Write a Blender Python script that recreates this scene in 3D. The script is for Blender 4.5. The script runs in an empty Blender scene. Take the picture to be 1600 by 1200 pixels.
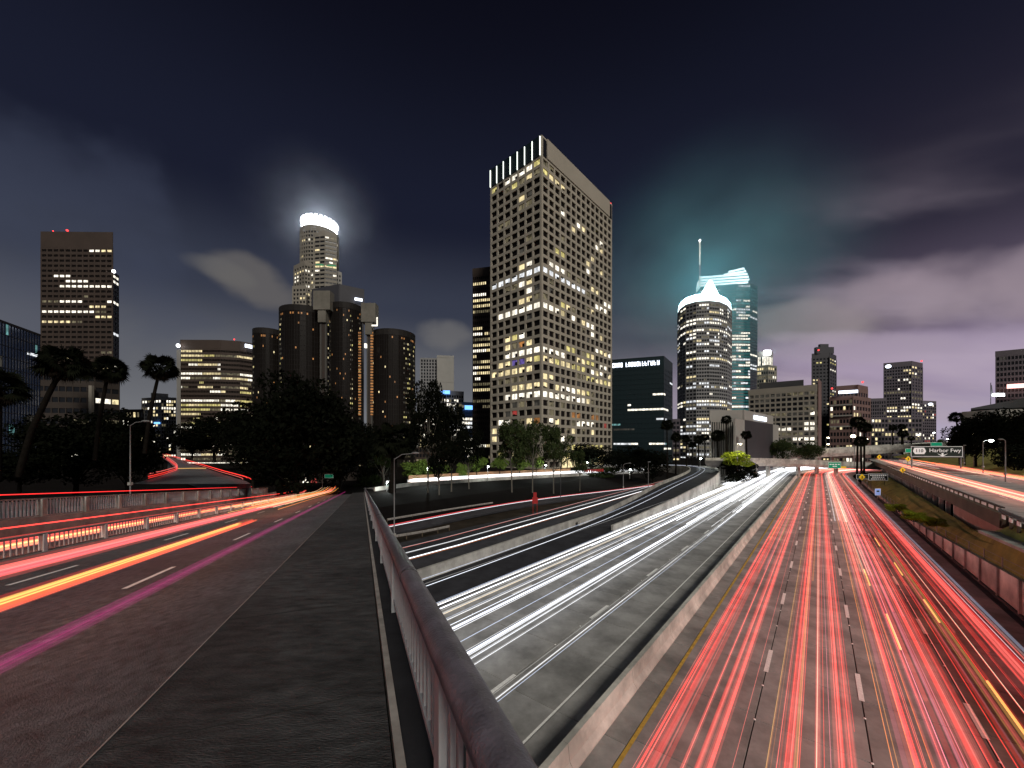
import bpy, math, random
import numpy as np
from mathutils import Vector, Matrix
random.seed(7)
R = math.radians
scn = bpy.context.scene
col = scn.collection
# ------------------------------------------------------------------ camera
F, HZ, CZ = 600.0, 700.0, 2.2          # focal length in photo pixels, horizon row, eye height above pavement
cam = bpy.data.objects.new('camera', bpy.data.cameras.new('camera'))
col.objects.link(cam)
cam.location = (0, 0, CZ); cam.rotation_euler = (R(90), 0, 0)
cam.data.sensor_width = 36; cam.data.lens = 36*F/1600
cam.data.shift_y = (HZ-600)/1600
cam.data.clip_start = .05; cam.data.clip_end = 9000
scn.camera = cam
# ------------------------------------------------------------------ night sky
wd = bpy.data.worlds.new('World'); scn.world = wd; wd.use_nodes = True
nt = wd.node_tree; nt.nodes.clear(); N = nt.nodes; LK = nt.links.new
def nd(t, **k):
    n = N.new(t)
    for a, v in k.items(): setattr(n, a, v)
    return n
def mth(op, a, b=None, c=None, clamp=False):
    n = nd('ShaderNodeMath', operation=op); n.use_clamp = clamp
    for i, v in enumerate((a, b, c)):
        if v is None: continue
        if isinstance(v, (int, float)): n.inputs[i].default_value = v
        else: LK(v, n.inputs[i])
    return n.outputs[0]
def ramp(fac, stops, interp='EASE'):
    n = nd('ShaderNodeValToRGB'); n.color_ramp.interpolation = interp
    e = n.color_ramp.elements
    while len(e) < len(stops): e.new(.5)
    for i, (p, c) in enumerate(stops):
        e[i].position = p; e[i].color = (*c, 1) if len(c) == 3 else c
    LK(fac, n.inputs[0]); return n.outputs[0]
def mixc(f, a, b):
    n = nd('ShaderNodeMix', data_type='RGBA')
    if isinstance(f, (int, float)): n.inputs[0].default_value = f
    else: LK(f, n.inputs[0])
    for s, v in ((6, a), (7, b)):
        if isinstance(v, tuple): n.inputs[s].default_value = (*v, 1)
        else: LK(v, n.inputs[s])
    return n.outputs[2]
tc = nd('ShaderNodeTexCoord'); sep = nd('ShaderNodeSeparateXYZ'); LK(tc.outputs['Generated'], sep.inputs[0])
dx, dy, dz = sep.outputs
elev = mth('MAXIMUM', dz, 0.0)
base = ramp(elev, [(0, (.175, .18, .195)), (.18, (.105, .11, .128)), (.33, (.034, .040, .063)), (.50, (.0095, .0115, .025)), (.80, (.0032, .0034, .0078))])
east = ramp(elev, [(0, (.42, .37, .48)), (.14, (.28, .22, .32)), (.26, (.078, .062, .095)), (.40, (.022, .019, .034)), (.65, (.006, .0056, .013))])
az = mth('ADD', mth('MULTIPLY', dx, .84), mth('MULTIPLY', dy, .54))     # towards the glow over the southern city
azf = nd('ShaderNodeMapRange', interpolation_type='SMOOTHSTEP')
LK(az, azf.inputs[0]); azf.inputs[1].default_value = .62; azf.inputs[2].default_value = .97
sky = mixc(azf.outputs[0], base, east)
inv = mth('DIVIDE', 1.0, mth('ADD', elev, .22))
cmb = nd('ShaderNodeCombineXYZ'); LK(mth('MULTIPLY', dx, inv), cmb.inputs[0]); LK(mth('MULTIPLY', dy, inv), cmb.inputs[1]); LK(mth('MULTIPLY', dz, 1.5), cmb.inputs[2])
mp = nd('ShaderNodeMapping'); mp.inputs['Rotation'].default_value = (0, 0, R(32)); mp.inputs['Scale'].default_value = (.8, 1.9, 1.2); LK(cmb.outputs[0], mp.inputs[0])
ns = nd('ShaderNodeTexNoise'); ns.inputs['Scale'].default_value = 1.35; ns.inputs['Detail'].default_value = 4.5; ns.inputs['Roughness'].default_value = .48; ns.inputs['Distortion'].default_value = .25
LK(mp.outputs[0], ns.inputs['Vector'])
cl = ramp(ns.outputs[0], [(.40, (0, 0, 0)), (.66, (1, 1, 1))])
low = ramp(elev, [(0, (.6, .6, .6)), (.14, (1, 1, 1)), (.34, (.55, .55, .55)), (.52, (0, 0, 0))])
clf = mth('MULTIPLY', mth('MULTIPLY', cl, low), mth('ADD', mth('MULTIPLY', azf.outputs[0], .82), .04))
ccol = mixc(azf.outputs[0], (.17, .165, .16), (.40, .33, .40))
sky = mixc(clf, sky, ccol)
ns2 = nd('ShaderNodeTexNoise'); ns2.inputs['Scale'].default_value = 9; ns2.inputs['Detail'].default_value = 3.5; ns2.inputs['Roughness'].default_value = .45; LK(tc.outputs['Generated'], ns2.inputs['Vector'])
def lump(px, py, wx, wz, amt, c):          # one single drifting cloud of the night sky
    global sky
    d = Vector(((px-800)/F, 1, (HZ-py)/F)).normalized()
    right = Vector((d.y, -d.x, 0)).normalized(); up = right.cross(d)
    a = mth('ADD', mth('MULTIPLY', dx, right.x), mth('MULTIPLY', dy, right.y))
    b = mth('ADD', mth('ADD', mth('MULTIPLY', dx, up.x), mth('MULTIPLY', dy, up.y)), mth('MULTIPLY', dz, up.z))
    f = mth('ADD', mth('MULTIPLY', dx, d.x), mth('MULTIPLY', dy, d.y))
    b = mth('ADD', b, mth('MULTIPLY', a, .18)); b = mth('SUBTRACT', b, d.dot(d)*0)
    a = mth('DIVIDE', a, wx); b = mth('DIVIDE', b, wz)
    rr = mth('ADD', mth('MULTIPLY', a, a), mth('MULTIPLY', b, b))
    rr = mth('ADD', mth('ADD', rr, mth('MULTIPLY', mth('SUBTRACT', ns.outputs[0], .5), 2.0)), mth('MULTIPLY', mth('SUBTRACT', ns2.outputs[0], .5), 2.4))
    m = nd('ShaderNodeMapRange', interpolation_type='SMOOTHSTEP'); LK(rr, m.inputs[0])
    m.inputs[1].default_value = 1.1; m.inputs[2].default_value = .0; m.inputs[3].default_value = 0; m.inputs[4].default_value = amt
    g = mth('MULTIPLY', m.outputs[0], mth('GREATER_THAN', f, 0.0))
    sky = mixc(g, sky, c)
lump(388, 442, .085, .05, .5, (.165, .15, .135))
lump(345, 425, .06, .025, .45, (.13, .125, .12))
lump(700, 528, .075, .04, .6, (.15, .145, .145))
lump(-10, 340, .26, .22, .35, (.050, .060, .10))
lump(1260, 500, .13, .045, .75, (.27, .235, .24))
lump(1420, 468, .17, .05, .55, (.27, .22, .25))
lump(1560, 440, .20, .06, .65, (.32, .255, .30))
lump(1460, 560, .34, .05, .45, (.44, .36, .47))
lump(1330, 545, .16, .03, .35, (.36, .30, .36))
bg = nd('ShaderNodeBackground'); LK(sky, bg.inputs[0]); bg.inputs[1].default_value = 1.0
nsk = nd('ShaderNodeTexSky', sky_type='NISHITA'); nsk.sun_disc = False; nsk.sun_elevation = R(-9); nsk.sun_rotation = R(200)
bg2 = nd('ShaderNodeBackground'); LK(nsk.outputs[0], bg2.inputs[0]); bg2.inputs[1].default_value = .05
ads = nd('ShaderNodeAddShader'); LK(bg.outputs[0], ads.inputs[0]); LK(bg2.outputs[0], ads.inputs[1])
wo = nd('ShaderNodeOutputWorld'); LK(ads.outputs[0], wo.inputs[0])
# ------------------------------------------------------------------ one weak, very soft sun: the town's glow from behind the camera
sun = bpy.data.objects.new('sun', bpy.data.lights.new('sun', 'SUN')); col.objects.link(sun)
sun.data.energy = 2.0; sun.data.angle = R(14); sun.data.color = (1, .93, .83)
sun.rotation_euler = Vector((-.33, .94, -.66)).to_track_quat('-Z', 'Y').to_euler()
vs = scn.view_settings; vs.view_transform = 'Standard'; vs.look = 'None'; vs.exposure = .1; vs.gamma = 1; vs.use_curve_mapping = False
wd.cycles.sampling_method = 'MANUAL'; wd.cycles.sample_map_resolution = 256
scn.cycles.use_denoising = True; scn.cycles.max_bounces = 4; scn.cycles.diffuse_bounces = 2; scn.cycles.glossy_bounces = 2
scn.cycles.transparent_max_bounces = 28; scn.cycles.volume_bounces = 0; scn.cycles.sample_clamp_indirect = 3; scn.cycles.caustics_reflective = False

# ------------------------------------------------------------------ materials
M = {}
def mat(name, c, rough=.8, var=0, scale=3.0, metal=0, emit=None, es=1.0, bump=0, c2=None, stretch=None, spec=.3, coords='Object', stain=0):
    m = bpy.data.materials.new(name); m.use_nodes = True; t = m.node_tree; b = t.nodes['Principled BSDF']
    b.inputs['Base Color'].default_value = (*c, 1); b.inputs['Roughness'].default_value = rough; b.inputs['Metallic'].default_value = metal
    b.inputs['Specular IOR Level'].default_value = spec
    if var or bump or c2:
        tcn = t.nodes.new('ShaderNodeTexCoord'); src = tcn.outputs[coords]
        if stretch:
            mpn = t.nodes.new('ShaderNodeMapping'); mpn.inputs['Scale'].default_value = stretch; t.links.new(src, mpn.inputs[0]); src = mpn.outputs[0]
        n = t.nodes.new('ShaderNodeTexNoise'); n.inputs['Scale'].default_value = scale; n.inputs['Detail'].default_value = 7; n.inputs['Roughness'].default_value = .62
        t.links.new(src, n.inputs['Vector'])
        rp = t.nodes.new('ShaderNodeValToRGB'); rp.color_ramp.elements[0].position = .32; rp.color_ramp.elements[1].position = .68
        lo = c2 if c2 else tuple(max(0, x*(1-var)) for x in c); hi = c if c2 else tuple(min(1, x*(1+var)) for x in c)
        rp.color_ramp.elements[0].color = (*lo, 1); rp.color_ramp.elements[1].color = (*hi, 1)
        t.links.new(n.outputs[0], rp.inputs[0]); cout = rp.outputs[0]
        if stain:                               # broad dirt patches and drips, in world space
            ge = t.nodes.new('ShaderNodeNewGeometry'); n3 = t.nodes.new('ShaderNodeTexNoise'); n3.inputs['Scale'].default_value = .33; n3.inputs['Detail'].default_value = 8; n3.inputs['Roughness'].default_value = .68
            t.links.new(ge.outputs['Position'], n3.inputs['Vector']); r3 = t.nodes.new('ShaderNodeValToRGB'); r3.color_ramp.elements[0].position = .38; r3.color_ramp.elements[1].position = .58
            r3.color_ramp.elements[0].color = (1-stain,)*3+(1,); r3.color_ramp.elements[1].color = (1.06, 1.06, 1.06, 1); t.links.new(n3.outputs[0], r3.inputs[0])
            mx = t.nodes.new('ShaderNodeMix'); mx.data_type = 'RGBA'; mx.blend_type = 'MULTIPLY'; mx.inputs[0].default_value = 1; t.links.new(cout, mx.inputs[6]); t.links.new(r3.outputs[0], mx.inputs[7]); cout = mx.outputs[2]
        t.links.new(cout, b.inputs['Base Color'])
        if bump:
            n2 = t.nodes.new('ShaderNodeTexNoise'); n2.inputs['Scale'].default_value = scale*9; n2.inputs['Detail'].default_value = 4
            t.links.new(src, n2.inputs['Vector'])
            bp = t.nodes.new('ShaderNodeBump'); bp.inputs['Strength'].default_value = bump; bp.inputs['Distance'].default_value = .03
            t.links.new(n2.outputs[0], bp.inputs['Height']); t.links.new(bp.outputs[0], b.inputs['Normal'])
    if emit:
        b.inputs['Emission Color'].default_value = (*emit, 1); b.inputs['Emission Strength'].default_value = es
    M[name] = m; return m
def glow(name, c, s, var=0, scale=.6):
    """lit window or lamp: light seen through panes, uneven where var is set"""
    m = bpy.data.materials.new(name); m.use_nodes = True; t = m.node_tree; b = t.nodes['Principled BSDF']
    b.inputs['Base Color'].default_value = (.02, .02, .02, 1); b.inputs['Emission Color'].default_value = (*c, 1); b.inputs['Emission Strength'].default_value = s
    if var:
        tcn = t.nodes.new('ShaderNodeTexCoord'); n = t.nodes.new('ShaderNodeTexVoronoi'); n.inputs['Scale'].default_value = scale; n.inputs['Randomness'].default_value = 1
        geo = t.nodes.new('ShaderNodeNewGeometry'); mp_ = t.nodes.new('ShaderNodeMapping'); mp_.inputs['Scale'].default_value = (1, 1, .55)
        t.links.new(geo.outputs['Position'], mp_.inputs[0]); t.links.new(mp_.outputs[0], n.inputs['Vector'])
        sx = t.nodes.new('ShaderNodeSeparateColor'); t.links.new(n.outputs['Color'], sx.inputs[0])
        mr = t.nodes.new('ShaderNodeMapRange'); mr.inputs[3].default_value = s*(1-var); mr.inputs[4].default_value = s*(1+.35*var)
        t.links.new(sx.outputs[0], mr.inputs[0]); t.links.new(mr.outputs[0], b.inputs['Emission Strength'])
    if name.startswith('w_') or name in ('t_red', 't_deep', 't_salmon', 't_pink', 't_orange', 't_yellow', 't_cream', 't_magenta', 't_hot'): m.cycles.emission_sampling = 'NONE'
    M[name] = m; return m
mat('concrete', (.42, .41, .38), .85, .22, .35, bump=.25, stain=.4)
mat('barrier', (.56, .54, .49), .85, .2, .6, bump=.3, stain=.35)
mat('slab', (.31, .307, .295), .8, .22, .5, bump=.25, stain=.3)
mat('slab_worn', (.265, .262, .25), .75, .25, .45, bump=.25, stain=.35)
mat('joint', (.035, .034, .033), .95)
mat('asphalt', (.035, .035, .04), .75, .3, .8, bump=.3, spec=.08)
mat('bridge_asphalt', (.112, .122, .130), .5, .5, 9, bump=1.0, stretch=(1, .55, 1), stain=.35)
mat('walk', (.060, .061, .063), .6, .55, 7, bump=1.0, stretch=(.35, 1.0, 1), stain=.45)
mat('steel_paint', (.55, .58, .60), .5, .15, 3)
mat('rail_pipe', (.125, .11, .135), .36, .35, 5, bump=.25, stain=.4)
mat('rail_dull', (.30, .28, .26), .7, .3, 3)
mat('white_paint', (.85, .85, .82), .6, .15, 6)
mat('yellow_paint', (.48, .33, .06), .7, .3, 3)
mat('dirt', (.034, .027, .02), .95, .4, .4, bump=.5, spec=.03)
mat('dry_grass', (.33, .31, .09), .95, .35, .5, c2=(.17, .155, .06), bump=.8, spec=.03)
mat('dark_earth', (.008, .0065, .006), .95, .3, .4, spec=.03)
mat('brick_wall', (.30, .17, .095), .85, .2, .5)
mat('viaduct', (.085, .066, .045), .85, .25, .4)
mat('pink_wall', (.30, .17, .14), .85, .2, .4)
mat('pole', (.22, .22, .22), .55, .15, 3, metal=.3)
mat('pole_dark', (.06, .06, .065), .55, .1, 3, metal=.3)
mat('bark', (.010, .0085, .007), .95, .35, 3, bump=.6, spec=.03)
mat('pale_bark', (.13, .12, .10), .9, .3, 3, bump=.4)
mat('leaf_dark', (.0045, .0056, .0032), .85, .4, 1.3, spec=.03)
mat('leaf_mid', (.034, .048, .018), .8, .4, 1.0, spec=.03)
mat('leaf_lit', (.10, .15, .03), .75, .35, 1.2, spec=.03)  # lighter copy of the leaf, lamp light put into its colour
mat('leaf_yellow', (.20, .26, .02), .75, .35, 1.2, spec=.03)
mat('palm_leaf', (.0075, .009, .005), .75, .35, 2, spec=.03)
mat('palm_dead', (.014, .011, .008), .9, .3, 2, spec=.03)
mat('beige_frame', (.335, .305, .25), .8, .07, .06)
mat('beige_panel', (.32, .29, .24), .8, .08, .05)
mat('brown_frame', (.052, .037, .030), .7, .15, .06)
mat('brown_wall', (.040, .031, .026), .75, .15, .05)
mat('bronze', (.017, .015, .014), .6, .2, .08, spec=.12)
mat('tan_frame', (.24, .22, .185), .8, .1, .06)
mat('grey_frame', (.21, .21, .212), .7, .12, .05)
mat('pale_frame', (.28, .27, .25), .8, .08, .05)
mat('slate_frame', (.05, .05, .058), .6, .12, .05)
mat('mauve_frame', (.105, .09, .105), .7, .12, .05)
mat('red_brick', (.17, .105, .095), .8, .2, .06)
mat('green_glass', (.010, .020, .024), .5, spec=.12)
mat('blue_glass', (.022, .034, .065), .12, spec=.6, emit=(.10, .15, .30), es=.05)  # faint blue glow put into the glass itself
mat('teal_glass', (.03, .10, .11), .2, spec=.6, emit=(.12, .55, .55), es=.16)  # teal glow put into the glass, besides its lit windows
mat('dark_glass', (.012, .013, .016), .25, spec=.25)
mat('brown_glass', (.009, .007, .006), .35, spec=.12)
mat('dark_wall', (.036, .032, .036), .8, .1, .1)
mat('housing', (.15, .14, .118), .8, .25, .15)
mat('rail_grey', (.07, .066, .06), .7, .1, .1)
mat('roof', (.05, .05, .052), .9, .2, .1)
mat('sign_black', (.012, .02, .016), .6)
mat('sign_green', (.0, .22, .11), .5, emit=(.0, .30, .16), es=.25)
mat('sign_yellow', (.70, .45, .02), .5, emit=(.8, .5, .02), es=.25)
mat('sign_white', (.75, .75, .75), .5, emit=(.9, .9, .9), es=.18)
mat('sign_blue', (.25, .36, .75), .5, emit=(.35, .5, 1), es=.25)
mat('sign_red', (.35, .02, .02), .6)
mat('black_rubber', (.01, .01, .01), .8)
mat('wood_post', (.08, .06, .04), .9)
glow('w_white', (1, .93, .78), 1.6, .55, .8)
glow('w_cool', (.93, .96, 1), 1.1, .6, .8)
glow('w_warm', (1, .82, .45), 1.1, .6, .8)
glow('w_yellow', (.95, .82, .30), .8, .6, .8)
glow('w_dim', (.80, .68, .40), .20, .8, .8)
glow('w_faint', (.6, .55, .45), .07, .8, .8)
glow('w_orange', (1, .42, .12), .42, .6, .8)
glow('w_red', (1, .12, .10), .32, .5, .8)
glow('w_violet', (.35, .25, .95), .32, .5, .8)
glow('w_green', (.05, .75, .30), .25, .3, .8)
glow('w_teal', (.35, .85, .85), .35, .6, .8)
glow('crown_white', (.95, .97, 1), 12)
glow('crown_cyan', (.50, .92, 1), 14)
glow('sail_glow', (.76, .98, 1), 3.0)
glow('fin_light', (.92, 1, .90), 1.9)
glow('sign_glow', (.80, .86, 1), 3.0)
glow('sign_glow_blue', (.15, .4, 1), 2.2)
glow('sign_glow_pink', (1, .45, .40), 2.6)
glow('beacon', (1, .05, .05), 2.5)
glow('bulb_warm', (1, .86, .55), 14)
glow('bulb_white', (.92, 1, .94), 22)
# colours of the long light streaks
for n_, c_, s_ in (('t_red', (1, .045, .035), .85), ('t_deep', (.85, .015, .02), .65), ('t_salmon', (1, .17, .14), .75), ('t_pink', (1, .24, .32), .62),
                   ('t_orange', (1, .28, .05), .85), ('t_yellow', (1, .55, .13), .85), ('t_cream', (1, .80, .55), .75), ('t_white', (.93, .95, 1), .85),
                   ('t_bright', (.95, .97, 1), 1.5), ('t_blue', (.66, .76, 1), .7), ('t_grey', (.8, .78, .75), .38), ('t_magenta', (.50, .035, .22), .15), ('t_hot', (1, .85, .42), 1.5)):
    for suf, k_ in (('', .55), ('_soft', .13)):
        m_ = bpy.data.materials.new(n_+suf); m_.use_nodes = True; t_ = m_.node_tree; t_.nodes.clear()
        e_ = t_.nodes.new('ShaderNodeEmission'); e_.inputs[0].default_value = (*c_, 1); e_.inputs[1].default_value = s_*k_
        x_ = t_.nodes.new('ShaderNodeBsdfTransparent'); a_ = t_.nodes.new('ShaderNodeAddShader'); o_ = t_.nodes.new('ShaderNodeOutputMaterial')
        t_.links.new(e_.outputs[0], a_.inputs[0]); t_.links.new(x_.outputs[0], a_.inputs[1]); t_.links.new(a_.outputs[0], o_.inputs[0])
        if n_ not in ('t_white', 't_bright', 't_blue', 't_grey'): m_.cycles.emission_sampling = 'NONE'
        M[n_+suf] = m_

# ------------------------------------------------------------------ mesh helpers
class MB:
    def __init__(s): s.v = []; s.f = []; s.m = []
    def add(s, v, f, mi=0):
        o = len(s.v); s.v += [tuple(x) for x in v]; s.f += [tuple(i+o for i in q) for q in f]; s.m += [mi]*len(f)
    def box(s, c, d, rz=0, mi=0, ax=None):
        hx, hy, hz = d[0]/2, d[1]/2, d[2]/2; ca, sa = math.cos(rz), math.sin(rz); vs_ = []
        for z in (-hz, hz):
            for x, y in ((-hx, -hy), (hx, -hy), (hx, hy), (-hx, hy)):
                vs_.append((c[0]+x*ca-y*sa, c[1]+x*sa+y*ca, c[2]+z))
        s.add(vs_, [(0, 3, 2, 1), (4, 5, 6, 7), (0, 1, 5, 4), (1, 2, 6, 5), (2, 3, 7, 6), (3, 0, 4, 7)], mi)
    def hexa(s, v8, mi=0): s.add(v8, [(0, 3, 2, 1), (4, 5, 6, 7), (0, 1, 5, 4), (1, 2, 6, 5), (2, 3, 7, 6), (3, 0, 4, 7)], mi)
    def prism(s, poly, z0, z1, mi=0):
        n = len(poly); v = [(p[0], p[1], z0) for p in poly]+[(p[0], p[1], z1) for p in poly]
        s.add(v, [tuple(range(n))[::-1], tuple(range(n, 2*n))]+[(i, (i+1) % n, n+(i+1) % n, n+i) for i in range(n)], mi)
    def sweep(s, path, prof, mi=0, close=True, cap=True, up=Vector((0, 0, 1))):
        """prof: list of (side, up); path: list of Vectors"""
        k = len(prof); v = []; f = []; n = len(path)
        for i, p in enumerate(path):
            t = (path[min(i+1, n-1)]-path[max(i-1, 0)])
            t = t.normalized() if t.length > 1e-9 else Vector((0, 1, 0))
            rgt = t.cross(up)
            rgt = rgt.normalized() if rgt.length > 1e-6 else Vector((1, 0, 0))
            u2 = rgt.cross(t)
            for a, b in prof: v.append(p+rgt*a+u2*b)
        for i in range(n-1):
            for j in range(k if close else k-1):
                a, b = i*k+j, i*k+(j+1) % k
                f.append((a, b, b+k, a+k))
        if cap and close: f.append(tuple(range(k))); f.append(tuple(range((n-1)*k, n*k))[::-1])
        s.add(v, f, mi)
    def tube(s, path, r, k=6, mi=0, taper=None):
        n = len(path)
        if taper is None:
            s.sweep([Vector(p) for p in path], [(r*math.cos(2*math.pi*j/k), r*math.sin(2*math.pi*j/k)) for j in range(k)], mi, up=Vector((.13, .21, .97)))
        else:
            path = [Vector(p) for p in path]; v = []; f = []
            for i, p in enumerate(path):
                t = (path[min(i+1, n-1)]-path[max(i-1, 0)]).normalized()
                a = t.orthogonal().normalized(); b = t.cross(a); rr = r+(taper-r)*i/(n-1)
                # keep the ring orientation steady
                a = (Vector((1, 0, 0))-t*t.x); a = a.normalized() if a.length > .2 else Vector((0, 1, 0)); b = t.cross(a)
                for j in range(k): v.append(p+a*rr*math.cos(2*math.pi*j/k)+b*rr*math.sin(2*math.pi*j/k))
            for i in range(n-1):
                for j in range(k):
                    a, b = i*k+j, i*k+(j+1) % k; f.append((a, b, b+k, a+k))
            f.append(tuple(range((n-1)*k, n*k))[::-1]); s.add(v, f, mi)
    def sphere(s, c, r, mi=0, n=8, m=6, sz=1):
        v = [(c[0], c[1], c[2]-r*sz)]; f = []
        for i in range(1, m):
            a = math.pi*i/m
            for j in range(n): b = 2*math.pi*j/n; v.append((c[0]+r*math.sin(a)*math.cos(b), c[1]+r*math.sin(a)*math.sin(b), c[2]-r*sz*math.cos(a)))
        v.append((c[0], c[1], c[2]+r*sz)); L = len(v)-1
        for j in range(n):
            f.append((0, 1+(j+1) % n, 1+j)); f.append((L, L-n+j, L-n+(j+1) % n))
            for i in range(m-2): a = 1+i*n+j; b = 1+i*n+(j+1) % n; f.append((a, b, b+n, a+n))
        s.add(v, f, mi)
    def mesh(s, name, mats):
        me = bpy.data.meshes.new(name); me.from_pydata(s.v, [], s.f)
        if not isinstance(mats, (list, tuple)): mats = [mats]
        for m in mats: me.materials.append(M[m])
        if len(mats) > 1: me.polygons.foreach_set('material_index', s.m)
        return me
    def build(s, name, mats, parent=None, smooth=False):
        me = s.mesh(name, mats)
        if smooth: me.polygons.foreach_set('use_smooth', [True]*len(me.polygons))
        return link(name, me, parent)
def link(name, data, parent=None):
    o = bpy.data.objects.new(name, data); col.objects.link(o)
    if parent is not None: o.parent = parent
    return o
def tag(o, label, cat, group=None, kind=None):
    o['label'] = label; o['category'] = cat
    if group: o['group'] = group
    if kind: o['kind'] = kind
    return o
def structure(o, label=None):
    o['kind'] = 'structure'
    if label: o['label'] = label
    return o
def empty(name, loc=(0, 0, 0), rz=0):
    o = bpy.data.objects.new(name, None); o.empty_display_size = .3; col.objects.link(o); o.location = loc; o.rotation_euler = (0, 0, rz); return o
def W(px, py, Y): return Vector(((px-800)/F*Y, Y, CZ+(HZ-py)/F*Y))
def P2(px, Y): return Vector(((px-800)/F*Y, Y))
_tx = {}
def text(s, size, mname, parent, name='lettering', extrude=.02):
    cu = bpy.data.curves.new('t', 'FONT'); cu.body = s; cu.size = size; cu.extrude = extrude; cu.align_x = 'CENTER'; cu.align_y = 'CENTER'; cu.resolution_u = 3
    t = bpy.data.objects.new('t', cu); col.objects.link(t)
    bpy.context.view_layer.update()
    me = bpy.data.meshes.new_from_object(t.evaluated_get(bpy.context.evaluated_depsgraph_get()))
    bpy.data.objects.remove(t); me.materials.clear(); me.materials.append(M[mname])
    o = link(name, me, parent); o.rotation_euler = (R(90), 0, 0); return o

# ------------------------------------------------------------------ frames of the two roads
UB, VB = Vector((-.363, .932, 0)), Vector((.932, .363, 0))        # city bridge: along / to its right
def zb(s):
    if s < 88: return -.0855*s
    if s < 110: t = (s-88)/22; return -7.524-.0855*22*(t-t*t/2)
    return -7.524-.0855*11
def B(s, a, h=0): v = UB*s+VB*a; v.z = zb(s)+h; return v
UF, VF = Vector((.6247, .7809, 0)), Vector((.7809, -.6247, 0))    # freeway
ZF, SC, RC = CZ-11.55, 205.0, 135.0
def FW(s, a, h=0):
    if s <= SC: v = UF*s+VF*a
    else:
        ph = (s-SC)/RC; rad = RC-a
        v = UF*(SC+rad*math.sin(ph))+VF*(RC-rad*math.cos(ph))
    v.z = ZF+h; return v
def fsteps(s0, s1):
    out = [s0]
    while out[-1] < s1-1e-6: out.append(min(s1, out[-1]+(4 if out[-1] < 40 else 7 if out[-1] < 110 else 10)))
    return out
def sheet(name, fn, s0, s1, a0, a1, h, m, step=None, parent=None, na=1):
    mb = MB(); ss = fsteps(s0, s1) if step is None else [s0+(s1-s0)*i/step for i in range(step+1)]
    v = []; f = []
    A = (lambda s: a0) if not callable(a0) else a0; A1 = (lambda s: a1) if not callable(a1) else a1
    for s in ss:
        for j in range(na+1): v.append(fn(s, A(s)+(A1(s)-A(s))*j/na, h))
    for i in range(len(ss)-1):
        for j in range(na): a = i*(na+1)+j; f.append((a, a+1, a+na+2, a+na+1))
    mb.add(v, f); return mb.build(name, m, parent)

# ------------------------------------------------------------------ ground
mb = MB(); mb.add([(-4500, -900, -10.2), (4500, -900, -10.2), (4500, 6000, -10.2), (-4500, 6000, -10.2)], [(0, 1, 2, 3)])
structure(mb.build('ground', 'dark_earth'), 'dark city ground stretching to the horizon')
mb = MB(); v = []; f = []
for s in (-120, -20, 40, 90, 140, 190, 260, 420, 900):
    for a, z in ((-44, ZF-.15), (-50, ZF+.1), (-60, -8.15), (-75, -8.0), (-1500, -8.0)):
        p = UF*s+VF*a; v.append((p.x, p.y, z))
for i in range(8):
    for j in range(4): a = i*5+j; f.append((a, a+1, a+6, a+5))
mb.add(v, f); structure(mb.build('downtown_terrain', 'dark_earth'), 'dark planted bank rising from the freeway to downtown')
mb = MB(); v = []; f = []
for s in (-30, 0, 30, 60, 92):
    for a, h in ((-28.2, .55), (-32, .3), (-60, 1.2), (-200, 1.0)): v.append(B(s, a, h))
for i in range(4):
    for j in range(3): a = i*4+j; f.append((a, a+1, a+5, a+4))
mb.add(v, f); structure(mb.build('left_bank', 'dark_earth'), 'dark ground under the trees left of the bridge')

# ------------------------------------------------------------------ freeway surfaces
S0, S1 = -14, 400
red_road = structure(sheet('freeway_outbound', FW, S0, S1, -7.6, 10.7, -.06, 'joint'), 'concrete freeway carriageway under the red streaks')
white_road = structure(sheet('freeway_inbound', FW, S0, S1, -31, -7.6, -.06, 'joint'), 'concrete freeway carriageway under the white streaks')
def slabs(parent, edges, s_end, L, seed):
    rnd = random.Random(seed); cache = {}
    for i in range(len(edges)-1):
        a0, a1 = edges[i], edges[i+1]; w = a1-a0-.035
        s = S0+rnd.uniform(0, 1)
        while s < s_end:
            key = (i, rnd.choice(('slab', 'slab', 'slab_worn')))
            if key not in cache:
                mb = MB(); b = .012
                mb.add([(-w/2, -L/2+.02, -.05), (w/2, -L/2+.02, -.05), (w/2, L/2-.02, -.05), (-w/2, L/2-.02, -.05),
                        (-w/2+b, -L/2+.02+b, 0), (w/2-b, -L/2+.02+b, 0), (w/2-b, L/2-.02-b, 0), (-w/2+b, L/2-.02-b, 0)],
                       [(4, 5, 6, 7), (0, 1, 5, 4), (1, 2, 6, 5), (2, 3, 7, 6), (3, 0, 4, 7)])
                cache[key] = mb.mesh('slab', key[1])
            o = link('slab', cache[key], parent); o.location = FW(s+L/2, (a0+a1)/2, rnd.uniform(-.004, .006)); o.rotation_euler = (0, 0, -math.atan2(UF.x, UF.y))
            s += L
    # beyond the slabs one can tell apart the surface runs on as sheets
    return s_end
LR = [-7.5, -5.85, -2.15, 1.52, 5.18, 8.85, 10.6]; LWH = [-22.3, -18.9, -15.5, -12.1, -9.0, -7.6]
slabs(red_road, LR, 60, 4.7, 3); slabs(white_road, LWH, 62, 4.7, 4)
for i in range(len(LR)-1): sheet('far_lane', FW, 57, S1, LR[i]+.02, LR[i+1]-.02, -.014, 'slab' if i % 2 else 'slab_worn', parent=red_road)
for i in range(len(LWH)-1): sheet('far_lane', FW, 58, S1, LWH[i]+.02, LWH[i+1]-.02, -.014, 'slab' if i % 2 else 'slab_worn', parent=white_road)
sheet('far_lane', FW, 60, S1, -30.9, LWH[0]-.02, -.004, 'slab', parent=white_road)
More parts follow.
